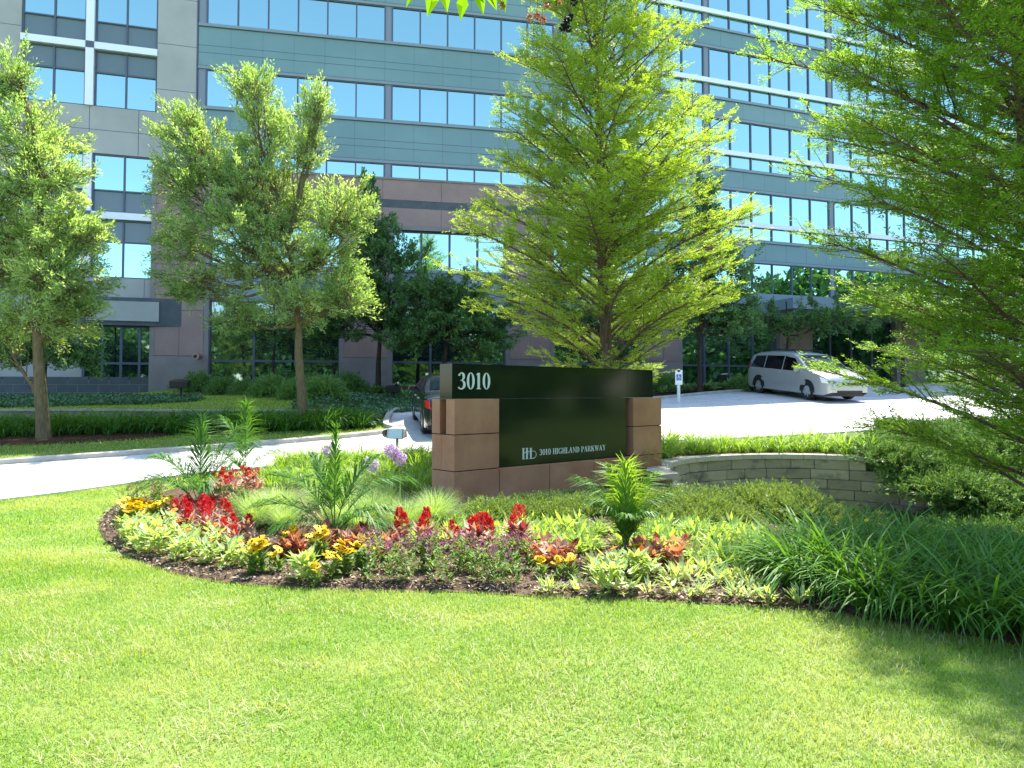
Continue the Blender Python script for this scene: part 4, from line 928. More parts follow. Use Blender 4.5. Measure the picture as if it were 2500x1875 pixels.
def mk_celosia():
    out = []
    for v in range(3):
        mb = MB(); rad_leaves(mb, 44, .19, .095, .036, (.0, 1.0), .05); fl = MB()
        for h in range(1+(v == 2)):
            c = np.array([.03*h, .02*h, .19+.03*v-.04*h]); n = (170, 60, 190)[v]; d = rdir(n); t = rng.uniform(0, 1, n); rr = (.021+.004*v)*(1-t)**.8+.004
            P = c+np.stack([d[:, 0]*rr, d[:, 1]*rr, t*.085], -1); D = np.stack([d[:, 0]*.9, d[:, 1]*.9, .8+0*t], -1); fl.add(*dleaves(P, D, .024, .009))
        out.append(proto('celosia', 'flower', mb, M['lf_bronze'], [('flower_plume', fl, M['fl_red'])]))
    return out
k_cel = kind(mk_celosia)
def daisy(pm, cm, c, r, tilt, n=12):
    az = np.linspace(0, 2*np.pi, n, endpoint=False); nrm = unit(np.array([tilt[0], tilt[1], 1.])); a = unit(np.cross(nrm, [0.3, 1, 0])); b = np.cross(nrm, a)
    D = a[None]*np.cos(az)[:, None]+b[None]*np.sin(az)[:, None]-nrm*.15; pm.add(*leaves(np.tile(c, (n, 1))+D*.1*r, D, r, r*.48, up=np.tile(nrm, (n, 1)), fold=.05))
    cm.cyl(tuple(c-nrm*.002), tuple(c+nrm*r*.22), r*.2, r*.12, 8)
def mk_rud():
    out = []
    for v in range(3):
        mb = MB(); rad_leaves(mb, 34, .14, .10, .04, (.0, 1.0)); pm, cm = MB(), MB()
        for i in range(8+v):
            a = rng.uniform(0, 6.28); r = rng.uniform(0, .09); c = np.array([math.cos(a)*r, math.sin(a)*r, rng.uniform(.17, .25)]); daisy(pm, cm, c, .036, (rng.normal()*.4, rng.normal()*.4-.35))
        out.append(proto('rudbeckia', 'flower', mb, M['lf_med'], [('petals', pm, M['fl_yel']), ('flower_centres', cm, M['fl_dark'])]))
    return out
k_rud = kind(mk_rud)
def mk_salvia():
    out = []
    for v in range(3):
        mb = MB(); rad_leaves(mb, 80, .22, .05, .018, (.1, 1.1), .05); fl = MB()
        for i in range(4):
            a = rng.uniform(0, 6.28); r = rng.uniform(0, .07); n = 16; t = rng.uniform(0, 1, n); c = np.array([math.cos(a)*r, math.sin(a)*r, .17]); d = rdir(n)
            fl.add(*dleaves(c+np.stack([d[:, 0]*.012, d[:, 1]*.012, t*.10], -1), d+np.array([0, 0, .5]), .017, .011))
        out.append(proto('salvia', 'flower', mb, M['lf_med'], [('flower_spikes', fl, M['fl_pur'])]))
    return out
k_sal = kind(mk_salvia)
def mk_leafy(name, mat, n, h, L, W, flw=None, cat='plant'):
    def f():
        out = []
        for v in range(3):
            mb = MB(); rad_leaves(mb, n, h, L, W, (-.1, 1.1), .05); parts = []
            if flw and v == 0:
                pm, cm = MB(), MB(); daisy(pm, cm, np.array([0, 0, h+.05]), .028, (0, -.4), 14); parts = [('petals', pm, flw), ('flower_centre', cm, M['fl_yel'])]
            out.append(proto(name, cat, mb, mat, parts))
        return out
    return f
k_zin = kind(mk_leafy('zinnia', M['lf_zin'], 42, .14, .075, .036, M['fl_org'])); k_col = kind(mk_leafy('coleus', M['lf_coleus'], 34, .16, .09, .065)); k_lt = kind(mk_leafy('coneflower', M['lf_lt'], 48, .13, .125, .030))
k_small = kind(mk_leafy('seedling', M['lf_zin'], 18, .07, .09, .022)); k_hosta = kind(mk_leafy('hosta', M['lf_hosta'], 40, .16, .26, .13)); k_spirea = kind(mk_leafy('spirea', M['lf_shrub'], 900, .62, .20, .07, cat='shrub'))
def mk_spirea():
    out = []
    for v in range(2):
        mb = MB(); n = 3600; d = rdir(n); d[:, 2] = np.abs(d[:, 2]); P = d*np.array([.85, .8, .85])*rng.uniform(.55, 1.0, (n, 1))*(1+.18*np.sin(d[:, :1]*9+v)*np.cos(d[:, 1:2]*8)); D = d+rdir(n)*.7+np.array([0, 0, .1]); mb.add(*dleaves(P, D, rng.uniform(.08, .16, n), .055)); st = MB()
        E = rdir(40); E[:, 2] = np.abs(E[:, 2])+.3; st.add(*tubes(curve(np.zeros((40, 3)), unit(E)*.7, 4, np.zeros((40, 3))), np.tile(np.linspace(.012, .004, 4), (40, 1)), 4))
        out.append(proto('spirea', 'shrub', mb, M['lf_shrub'], [('stems', st, M['bark3'])]))
    return out
k_spirea = kind(mk_spirea)

ORD = 'first second third fourth fifth sixth seventh eighth ninth tenth eleventh twelfth thirteenth fourteenth fifteenth sixteenth seventeenth eighteenth nineteenth twentieth'.split()
def row(k, pts, n, jit, label, group, sc_=(.85, 1.15), dz=.02):
    """n plants along a line of picture spots read off the ground"""
    P = np.array([gp(*p)[:2] for p in pts]); s = np.r_[0, np.cumsum(np.linalg.norm(np.diff(P, axis=0), axis=1))] if len(P) > 1 else np.array([0.])
    t = (np.arange(n)+.5)/n*s[-1] if len(P) > 1 else np.zeros(n)
    L = sorted([((np.interp(q, s, P[:, 0]) if len(P) > 1 else P[0, 0])+rng.normal()*jit, (np.interp(q, s, P[:, 1]) if len(P) > 1 else P[0, 1])+rng.normal()*jit) for q in t])
    for i, (x, y) in enumerate(L):
        k.place(onh(x, y, dz), rng.uniform(0, 6.28), rng.uniform(*sc_), label+(', %s from the left' % ORD[i] if n > 1 and i < 20 else ''), group)
def patch(k, poly, n, label, group, sc_=(.85, 1.15), dz=.02, world=False, mind=.0):
    P = [tuple(gp(*p)[:2]) for p in poly] if not world else poly; xs = [p[0] for p in P]; ys = [p[1] for p in P]; tries = 0; pl = []
    while len(pl) < n and tries < 9000:
        tries += 1; x = rng.uniform(min(xs), max(xs)); y = rng.uniform(min(ys), max(ys))
        if not inside(P, x, y) or any((x-a)**2+(y-b)**2 < mind*mind for a, b in pl): continue
        pl.append((x, y))
    pl.sort(key=lambda p: p[1]); per = 8; nb_ = -(-len(pl)//per)
    for b in range(nb_):
        for i, (x, y) in enumerate(sorted(pl[b*per:(b+1)*per])):
            k.place(onh(x, y, dz), rng.uniform(0, 6.28), rng.uniform(*sc_), label+(', row %s, %s from left' % (('front' if b == 0 else ORD[b]+' back'), ORD[i]) if nb_ > 1 else ', %s from left' % ORD[i]), group)

# flower bed, left to right
row(k_rud, [(275, 1145), (340, 1130)], 12, .13, 'yellow daisy flowered rudbeckia at the left tip of the bed', 'yellow rudbeckias', (1.1, 1.4))
row(k_sal, [(285, 1112), (350, 1098)], 6, .12, 'purple spiked salvia behind the leftmost yellow flowers', 'purple salvias', (1.2, 1.5))
patch(k_cel, [(370, 1135), (440, 1120), (560, 1185), (545, 1215), (470, 1200), (390, 1170)], 27, 'red celosia in the big cluster left', 'red celosias', (.95, 1.3), mind=.09)
patch(k_cel, [(450, 1080), (540, 1068), (560, 1085), (470, 1098)], 9, 'red celosia behind the left palm', 'red celosias', (1.3, 1.7), mind=.12)
row(k_zin, [(270, 1165), (330, 1200), (420, 1222), (520, 1240)], 14, .05, 'pale leaved zinnia in the front row at the left end', 'pale leaved zinnias', (1.2, 1.6))
row(k_zin, [(290, 1150), (370, 1180), (470, 1205), (560, 1222)], 14, .06, 'pale leaved zinnia in the second row at the left end', 'pale leaved zinnias', (1.1, 1.5))
row(k_zin, [(330, 1145), (400, 1168), (480, 1188)], 8, .06, 'pale leaved zinnia beside the big red cluster', 'pale leaved zinnias', (1.1, 1.4))
row(k_rud, [(548, 1250)], 2, .05, 'yellow rudbeckia in the front row below the red cluster', 'yellow rudbeckias', (1.1, 1.4))
row(k_rud, [(598, 1245)], 1, .02, 'small yellow rudbeckia in the front row below the red cluster, apart', 'yellow rudbeckias')
row(k_rud, [(668, 1218)], 2, .05, 'golden rudbeckia in front of the middle palm', 'yellow rudbeckias', (1.1, 1.3))
row(k_rud, [(620, 1205)], 2, .05, 'yellow rudbeckia behind the coleus left of the middle palm', 'yellow rudbeckias', (1.0, 1.2))
row(k_zin, [(650, 1262)], 2, .05, 'tall pale zinnia in front of the middle palm', 'pale leaved zinnias', (1.3, 1.6))
row(k_rud, [(683, 1272)], 1, .01, 'lone orange yellow flower at the lawn edge', 'yellow rudbeckias', (.7, .8))
row(k_rud, [(725, 1262), (738, 1245)], 3, .04, 'yellow rudbeckia just right of the middle palm foot', 'yellow rudbeckias', (1.0, 1.3))
patch(k_col, [(590, 1195), (700, 1190), (710, 1215), (600, 1218)], 9, 'rust red coleus at the foot of the middle palm', 'rust red coleus', (1.0, 1.4), mind=.1)
patch(k_col, [(740, 1195), (860, 1190), (860, 1215), (740, 1218)], 11, 'pink rust coleus right of the middle palm', 'rust red coleus', (1.0, 1.4), mind=.1)
row(k_cel, [(835, 1195), (900, 1200), (1000, 1205), (1060, 1208)], 9, .08, 'red plumed celosia in the row in front of the sign', 'red celosias', (.95, 1.35))
row(k_cel, [(1035, 1225), (1050, 1215)], 3, .04, 'tallest red celosia group in front of the sign', 'red celosias', (1.3, 1.6))
row(k_cel, [(1120, 1205), (1135, 1208)], 3, .05, 'red celosia pair right of the salvias', 'red celosias', (1.3, 1.6))
row(k_sal, [(790, 1262), (900, 1266), (1000, 1268), (1130, 1275)], 10, .04, 'purple salvia in the front row below the sign', 'purple salvias', (1.0, 1.4))
row(k_sal, [(800, 1238), (900, 1240), (1000, 1242), (1150, 1248)], 16, .05, 'purple salvia in the second row below the sign', 'purple salvias', (1.1, 1.4))
row(k_rud, [(770, 1232), (800, 1225)], 2, .05, 'yellow rudbeckia among the salvias', 'yellow rudbeckias', (.9, 1.1))
patch(k_col, [(1150, 1215), (1230, 1212), (1235, 1240), (1150, 1240)], 7, 'peach and rust coleus between salvias and right palm', 'rust red coleus', (1.0, 1.3), mind=.1)
patch(k_col, [(1375, 1215), (1490, 1215), (1490, 1240), (1380, 1245)], 10, 'rust coleus right of the right palm', 'rust red coleus', (1.0, 1.3), mind=.1)
row(k_rud, [(1180, 1255), (1240, 1262)], 3, .06, 'small yellow rudbeckia left of the right palm', 'yellow rudbeckias', (.7, .9))
row(k_rud, [(1385, 1228), (1410, 1232)], 3, .05, 'yellow rudbeckia right of the right palm', 'yellow rudbeckias', (.9, 1.1))
row(k_zin, [(1285, 1285), (1350, 1288)], 3, .04, 'broad leaved zinnia in front of the right palm', 'pale leaved zinnias', (1.4, 1.7))
row(k_zin, [(1290, 1255), (1340, 1258), (1410, 1258)], 6, .05, 'broad leaved zinnia around the right palm foot', 'pale leaved zinnias', (1.2, 1.5))
row(k_small, [(1150, 1282), (1260, 1290)], 4, .05, 'small seedling left of the right palm at the lawn edge', 'small seedlings', (.8, 1.2))
row(k_small, [(1400, 1290), (1550, 1300), (1700, 1312), (1760, 1318)], 12, .05, 'small seedling in the front row right of the right palm', 'small seedlings', (1.0, 1.4))
row(k_small, [(1440, 1268), (1560, 1272), (1680, 1285)], 12, .06, 'small seedling in the second row right of the right palm', 'small seedlings', (1.0, 1.5))
row(k_small, [(1480, 1250), (1600, 1256)], 9, .06, 'small seedling below the pale coneflower leaves', 'small seedlings', (1.1, 1.5))
patch(k_lt, [(860, 1160), (1000, 1135), (1250, 1150), (1250, 1215), (1100, 1200), (880, 1195)], 60, 'pale coneflower plant before the sign', 'pale green coneflowers', (.9, 1.25), mind=.12)
patch(k_lt, [(1400, 1150), (1560, 1150), (1660, 1180), (1690, 1240), (1600, 1250), (1420, 1225)], 50, 'pale coneflower plant right of the palm', 'pale green coneflowers', (.9, 1.25), mind=.12)
patch(k_lt, [(1240, 1160), (1420, 1150), (1430, 1200), (1240, 1210)], 18, 'pale coneflower plant behind the right palm', 'pale green coneflowers', (.9, 1.2), mind=.12)
patch(k_junlow, [(1010, 1128), (1290, 1098), (1290, 1125), (1100, 1145)], 11, 'low juniper at the sign foot', 'low junipers', (.55, .75), mind=.25)
patch(k_junlow, [(1400, 1098), (1470, 1092), (1540, 1112), (1600, 1140), (1480, 1150), (1390, 1125)], 12, 'low juniper between sign and block wall', 'low junipers', (.6, .8), mind=.25)
patch(k_junlow, [(3.1, 9.3), (3.6, 10.1), (4.3, 10.3), (5.4, 9.6), (5.6, 8.4), (4.2, 8.2)], 14, 'low juniper behind the lower right daylilies', 'low junipers', (.7, .95), world=True, mind=.25)
patch(k_feather, [(500, 1110), (600, 1100), (650, 1160), (560, 1165)], 9, 'wispy feather grass left of the palm', 'feather grasses', (.7, .9), mind=.22)
patch(k_feather, [(650, 1100), (900, 1095), (960, 1120), (940, 1165), (760, 1165)], 16, 'wispy feather grass beside the sign', 'feather grasses', (.75, 1.0), mind=.22)
patch(k_lily2, [(560, 1045), (640, 1010), (930, 1000), (930, 1075), (700, 1075), (600, 1080)], 38, 'bright daylily clump left of the sign', 'daylilies', (.9, 1.2), mind=.25)
patch(k_lily2, [(-2.6, 14.6), (-1.2, 12.2), (.2, 13.2), (2.0, 14.6), (3.6, 16.4), (1, 16.2)], 34, 'daylily clump behind the sign', 'daylilies', (.9, 1.2), world=True, mind=.35)
for (o_, n_, lab) in ((-.55, 20, 'daylily clump on the top of the block wall'), (-1.05, 19, 'daylily clump in the second row above the block wall'), (-1.6, 18, 'daylily clump by the parking kerb above the block wall')):
    for i in range(n_):
        w_ = wpt(s_at(2.75, 12.9)+i*(s_at(8.0, 14.2)-s_at(2.75, 12.9))/(n_-1), o_+rng.normal()*.07)
        if w_[1] > 16.9: w_[1] = 16.9-rng.uniform(0, .2)
        k_lily2.place(onh(w_[0], w_[1], .01), rng.uniform(0, 6.28), rng.uniform(1.0, 1.35), lab+', '+ORD[i]+' from the left', 'daylilies')
patch(k_lily, [(1690, 1245), (1740, 1285), (1900, 1335), (2060, 1362), (2300, 1405), (2300, 1270), (2000, 1232), (1800, 1222), (1690, 1228)], 58, 'shaded daylily clump at lower right', 'daylilies', (.85, 1.2), mind=.22)
for i in range(12):
    x = -4.4+i*.24; k_lily2.place(onh(x, 13.9+rng.normal()*.1+.1*i*.3), rng.uniform(0, 6.28), rng.uniform(1.15, 1.35), 'daylily clump at the road edge before the grey floodlight, %s from left' % ORD[i], 'daylilies')
# left hedge of daylilies
hp = [gp(0, 945)[:2], gp(130, 960)[:2]]
hx = np.linspace(-15.5, -4.2, 46)
for r_ in range(3):
    for x in hx:
        y = float(np.interp(x, [-15.5, -12, -9, -4.2], [18.2, 18.5, 19.0, 19.9]))+.55*r_-.3+rng.normal()*.08; 
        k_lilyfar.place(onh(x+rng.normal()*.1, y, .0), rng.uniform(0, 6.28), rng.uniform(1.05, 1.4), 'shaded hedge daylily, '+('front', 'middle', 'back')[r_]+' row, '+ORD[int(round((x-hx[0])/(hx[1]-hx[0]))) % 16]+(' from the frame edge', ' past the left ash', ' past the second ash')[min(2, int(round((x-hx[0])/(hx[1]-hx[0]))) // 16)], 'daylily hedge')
# junipers right of the wall
BANK = ((1930, 1060, .0, 1.0), (2010, 1050, 0, 1.1), (2100, 1070, 0, 1.2), (2190, 1060, 0, 1.2), (1960, 1100, 0, .9), (2050, 1110, 0, 1.1), (2140, 1120, 0, 1.2), (2215, 1120, 0, 1.2), (2100, 1160, 0, 1.0), (2190, 1165, 0, 1.1), (1920, 1010, 0, 1.1), (1990, 1000, 0, 1.2), (2070, 1010, 0, 1.2), (2160, 1000, 0, 1.3), (1960, 965, 0, 1.2), (2060, 960, 0, 1.2), (2170, 960, 0, 1.3))
for (u, v, z_, s_) in BANK:
    yy = float(np.interp(v, [960, 1000, 1060, 1110, 1165], [17.6, 16.4, 15.0, 13.9, 12.6])); p = at(u, v, yy)
    zb = max(float(hgt(p[0], p[1])), -0.15) if p[0] > 7.4 else float(hgt(p[0], p[1])); 
    k_jun.place(onh(p[0], p[1], .02), rng.uniform(0, 6.28), s_*(1.15 if v > 1030 else .9), 'juniper bank right of wall, '+('top row by the parking lot' if v < 990 else 'upper row' if v < 1030 else 'second row down' if v < 1080 else 'third row down' if v < 1140 else 'lowest row')+', '+{0: 'first', 1: 'second', 2: 'third', 3: 'fourth', 4: 'fifth', 5: 'sixth'}[sum(1 for q in BANK if [q[1] < t_ for t_ in (990, 1030, 1080, 1140)] == [v < t_ for t_ in (990, 1030, 1080, 1140)] and q[0] < u)]+' from the wall', 'bank junipers')
for i, (x, y) in enumerate(((8.7, 12.7), (9.3, 13.6), (9.0, 11.7), (9.9, 12.5), (8.3, 14.6), (9.8, 10.9), (9.2, 10.6), (9.6, 11.8), (8.9, 13.2))):
    k_jun.place(onh(x, y, .0), i*1.1, 1.1, 'juniper at the end of the block wall, %s counted from the wall' % ORD[i], 'bank junipers')
# shrubs and hostas by the building
for i, (u, v) in enumerate(((385, 838), (430, 845), (480, 852), (530, 855), (585, 858), (640, 862), (700, 865), (440, 825), (520, 830), (600, 835), (680, 840), (750, 850))):
    p = gp(u, v); k_spirea.place(onh(p[0], p[1], -.05), rng.uniform(0, 6.28), rng.uniform(.8, 1.05), 'feathery spirea bush under the podium windows, %s in the %s row' % (ORD[i % 7], 'front' if i < 7 else 'back'), 'spirea bushes')
row(k_hosta, [(800, 850), (870, 862), (930, 868)], 14, .3, 'pale hosta clump behind the dark sedan', 'hostas', (1.0, 1.4))
row(k_hosta, [(1425, 850), (1520, 845), (1620, 838)], 20, .35, 'pale hosta clump by the kerb between the sign and the minivan', 'hostas', (1.0, 1.4))
for i, (u, v) in enumerate(((1080, 850), (1180, 848), (1260, 846), (1370, 842), (1440, 826), (1600, 818), (1640, 812))):
    p = at(u, v, 31.5); k_spirea.place(onh(p[0], p[1], -.05), rng.uniform(0, 6.28), rng.uniform(.8, 1.0), 'green bush against the building behind the sign, %s from the left' % ORD[i], 'bushes behind the sign')

# ivy ground cover
def cover(poly, n, label, sz=.08, h=.12):
    xs = [p[0] for p in poly]; ys = [p[1] for p in poly]; x = rng.uniform(min(xs), max(xs), n); y = rng.uniform(min(ys), max(ys), n); k = inside(poly, x, y); x, y = x[k], y[k]
    P = np.stack([x, y, hgt(x, y)+rng.uniform(.02, h, len(x))*(1+.4*np.sin(x*3)*np.sin(y*4))], -1); D = rdir(len(x)); D[:, 2] *= .4; V, Q = dleaves(P, D, sz*rng.uniform(.7, 1.3, len(x)), sz*.8, up=np.array([0, 0, 1.])+rng.normal(size=(len(x), 3))*.45)
    tag(link('ground_cover', raw_mesh('ground_cover', V, Q, mats=M['lf_ivy'])), label, 'ground cover', None, 'stuff')
cover([tuple(q) for q in ellipse(-14.8, 23.8, 4.6, 2.2)], 26000, 'dark ivy bed under the small tree at the left')
cover([(-9.5, 27.2), (-5, 22.5), (-3.9, 21.4), (-3.7, 22.8), (-2.6, 23.8), (0, 24.8), (1, 28), (-6, 28.5)], 42000, 'dark ivy slope between the hedge and the building', .09, .16)
cover([(-5.2, 19.3), (-3.7, 19.6), (-3.9, 21.6), (-6, 23.0), (-6.5, 21.3)], 9000, 'ivy at the right end of the daylily hedge', .09, .2)

# alliums
def mk_all():
    mb = MB(); mb.add(*tubes(curve(np.array([[0, 0, 0.]]), np.array([[.02, 0, .72]]), 6, np.array([[.02, 0, 0]])), np.full((1, 6), .006), 6)); rad_leaves(mb, 6, .02, .3, .04, (.5, 1.1))
    fl = MB(); n = 420; d = rdir(n); fl.add(*dleaves(np.array([.02, 0, .75])+d*rng.uniform(.05, .075, (n, 1)), rdir(n), .026, .014)); return [proto('allium', 'flower', mb, M['lf_lt'], [('flower_ball', fl, M['fl_all'])])]
k_all = kind(mk_all)
for (u, v, lab) in ((802, 1003, 'lilac allium ball lowest of the three left of the sign'), (845, 974, 'lilac allium ball highest of the three left of the sign'), (862, 989, 'lilac allium ball rightmost, nearest the sign'), (712, 975, 'pale lilac allium behind the tip of the middle palm')):
    Yd = 8.5; s_ = 1.15
    p = at(u, v, Yd); k_all.place((float(p[0])-.02, Yd, float(p[2])-.75*s_), rng.uniform(0, .3), s_, lab, 'lilac alliums')

# palms
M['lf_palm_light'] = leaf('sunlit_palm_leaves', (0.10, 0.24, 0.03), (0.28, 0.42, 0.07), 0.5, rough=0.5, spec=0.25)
def palm(loc, fronds, H, label, seed):
    r_ = np.random.default_rng(seed); root = thing('palm', label, 'palm', loc, 0, 'potted size palms in the bed')
    st = MB(); st.add(*tubes(np.array([[(0, 0, -.05), (0, 0, .08), (.005, 0, .2)]]), np.array([[.035, .04, .02]]), 10)); st.build('stem', M['palm_trunk'], root, smooth=True)
    for (az, L, th0, curl, ll) in fronds:
        s = np.linspace(0, 1, 14); th = th0+curl*s**1.5; r = np.cumsum(np.r_[0, np.sin(th[1:])*L/13]); z = .08+np.cumsum(np.r_[0, np.cos(th[1:])*L/13]); o = np.array([math.cos(az), math.sin(az), 0]); P = o*r[:, None]+np.array([0, 0, 1.])*z[:, None]
        mb = MB(); mb.add(*tubes(P[None], np.linspace(.008, .002, 14)[None], 5)); n = 46; q = np.linspace(.30, 1, n); A = np.stack([np.interp(q, s, P[:, k]) for k in range(3)], -1); T = unit(np.stack([np.interp(q, s, np.gradient(P[:, k])) for k in range(3)], -1)); sd_ = np.array([-math.sin(az), math.cos(az), 0]); up = np.cross(sd_[None], T)*-1
        for sg in (-1, 1):
            l = ll*np.interp(q, [.28, .5, .8, 1], [.9, 1.25, 1.1, .7])*r_.uniform(.9, 1.1, n); an = np.interp(q, [.28, 1], [.80, .16])[:, None]+r_.normal(size=(n, 1))*.08
            D = T*np.cos(an)+sd_*sg*np.sin(an)+up*.2+r_.normal(size=(n, 3))*.10
            D2 = unit(D+np.array([0, 0, -.9])); M1 = A+unit(D)*l[:, None]*.55; wv = unit(np.cross(D, up))*.0068; E = M1+D2*l[:, None]*.55
            V = np.stack([A-wv*.6, A+wv*.6, M1+wv, M1-wv, E], 1).reshape(-1, 3); i = np.arange(n)[:, None]*5; mb.add(V, i+[0, 1, 2, 3], i+[3, 2, 4])
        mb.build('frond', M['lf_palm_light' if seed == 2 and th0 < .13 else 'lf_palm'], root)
    return root
g = gp(722, 1185); palm(onh(g[0], g[1], .03), [(1.5, 1.10, .0, .06, .20), (2.9, 1.0, .30, 1.25, .30), (3.3, .90, .62, 1.25, .28), (.25, 1.0, .34, 1.35, .30), (-.25, .85, .60, 1.5, .28), (4.0, .7, .75, 1.2, .24), (5.6, .75, .65, 1.4, .26), (.9, .95, .20, .9, .28), (2.3, .95, .18, .85, .28)], 1.2, 'spreading green palm in the middle of the flower bed', 1)
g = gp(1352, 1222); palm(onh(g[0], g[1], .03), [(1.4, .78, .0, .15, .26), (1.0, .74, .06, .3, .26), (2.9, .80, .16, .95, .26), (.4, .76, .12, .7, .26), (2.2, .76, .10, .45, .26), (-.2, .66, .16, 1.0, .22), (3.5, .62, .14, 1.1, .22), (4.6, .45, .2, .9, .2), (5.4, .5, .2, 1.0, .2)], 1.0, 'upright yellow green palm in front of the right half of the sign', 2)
g = gp(430, 1125); palm(onh(g[0], g[1], .03), [(.6, 1.15, .12, .75, .34), (1.9, 1.10, .04, .35, .32), (2.9, 1.0, .2, 1.35, .32), (.1, 1.1, .20, 1.0, .34), (3.9, .85, .35, 1.7, .28), (5.2, .85, .3, 1.7, .28), (3.2, .95, .45, 1.6, .3), (6.1, .7, .5, 1.6, .26)], 1.3, 'leftmost palm among the red celosias', 3)
g = gp(530, 1050); palm(onh(g[0], g[1], .03), [(1.9, 1.22, .0, .12, .34), (2.9, 1.1, .06, .8, .34), (.3, .8, .3, 1.5, .3), (3.3, .9, .3, 1.6, .3), (4.6, .7, .4, 1.6, .28)], 1.3, 'tall narrow palm behind the leftmost palm, against the driveway', 4)
for k in KINDS_: k.finish()

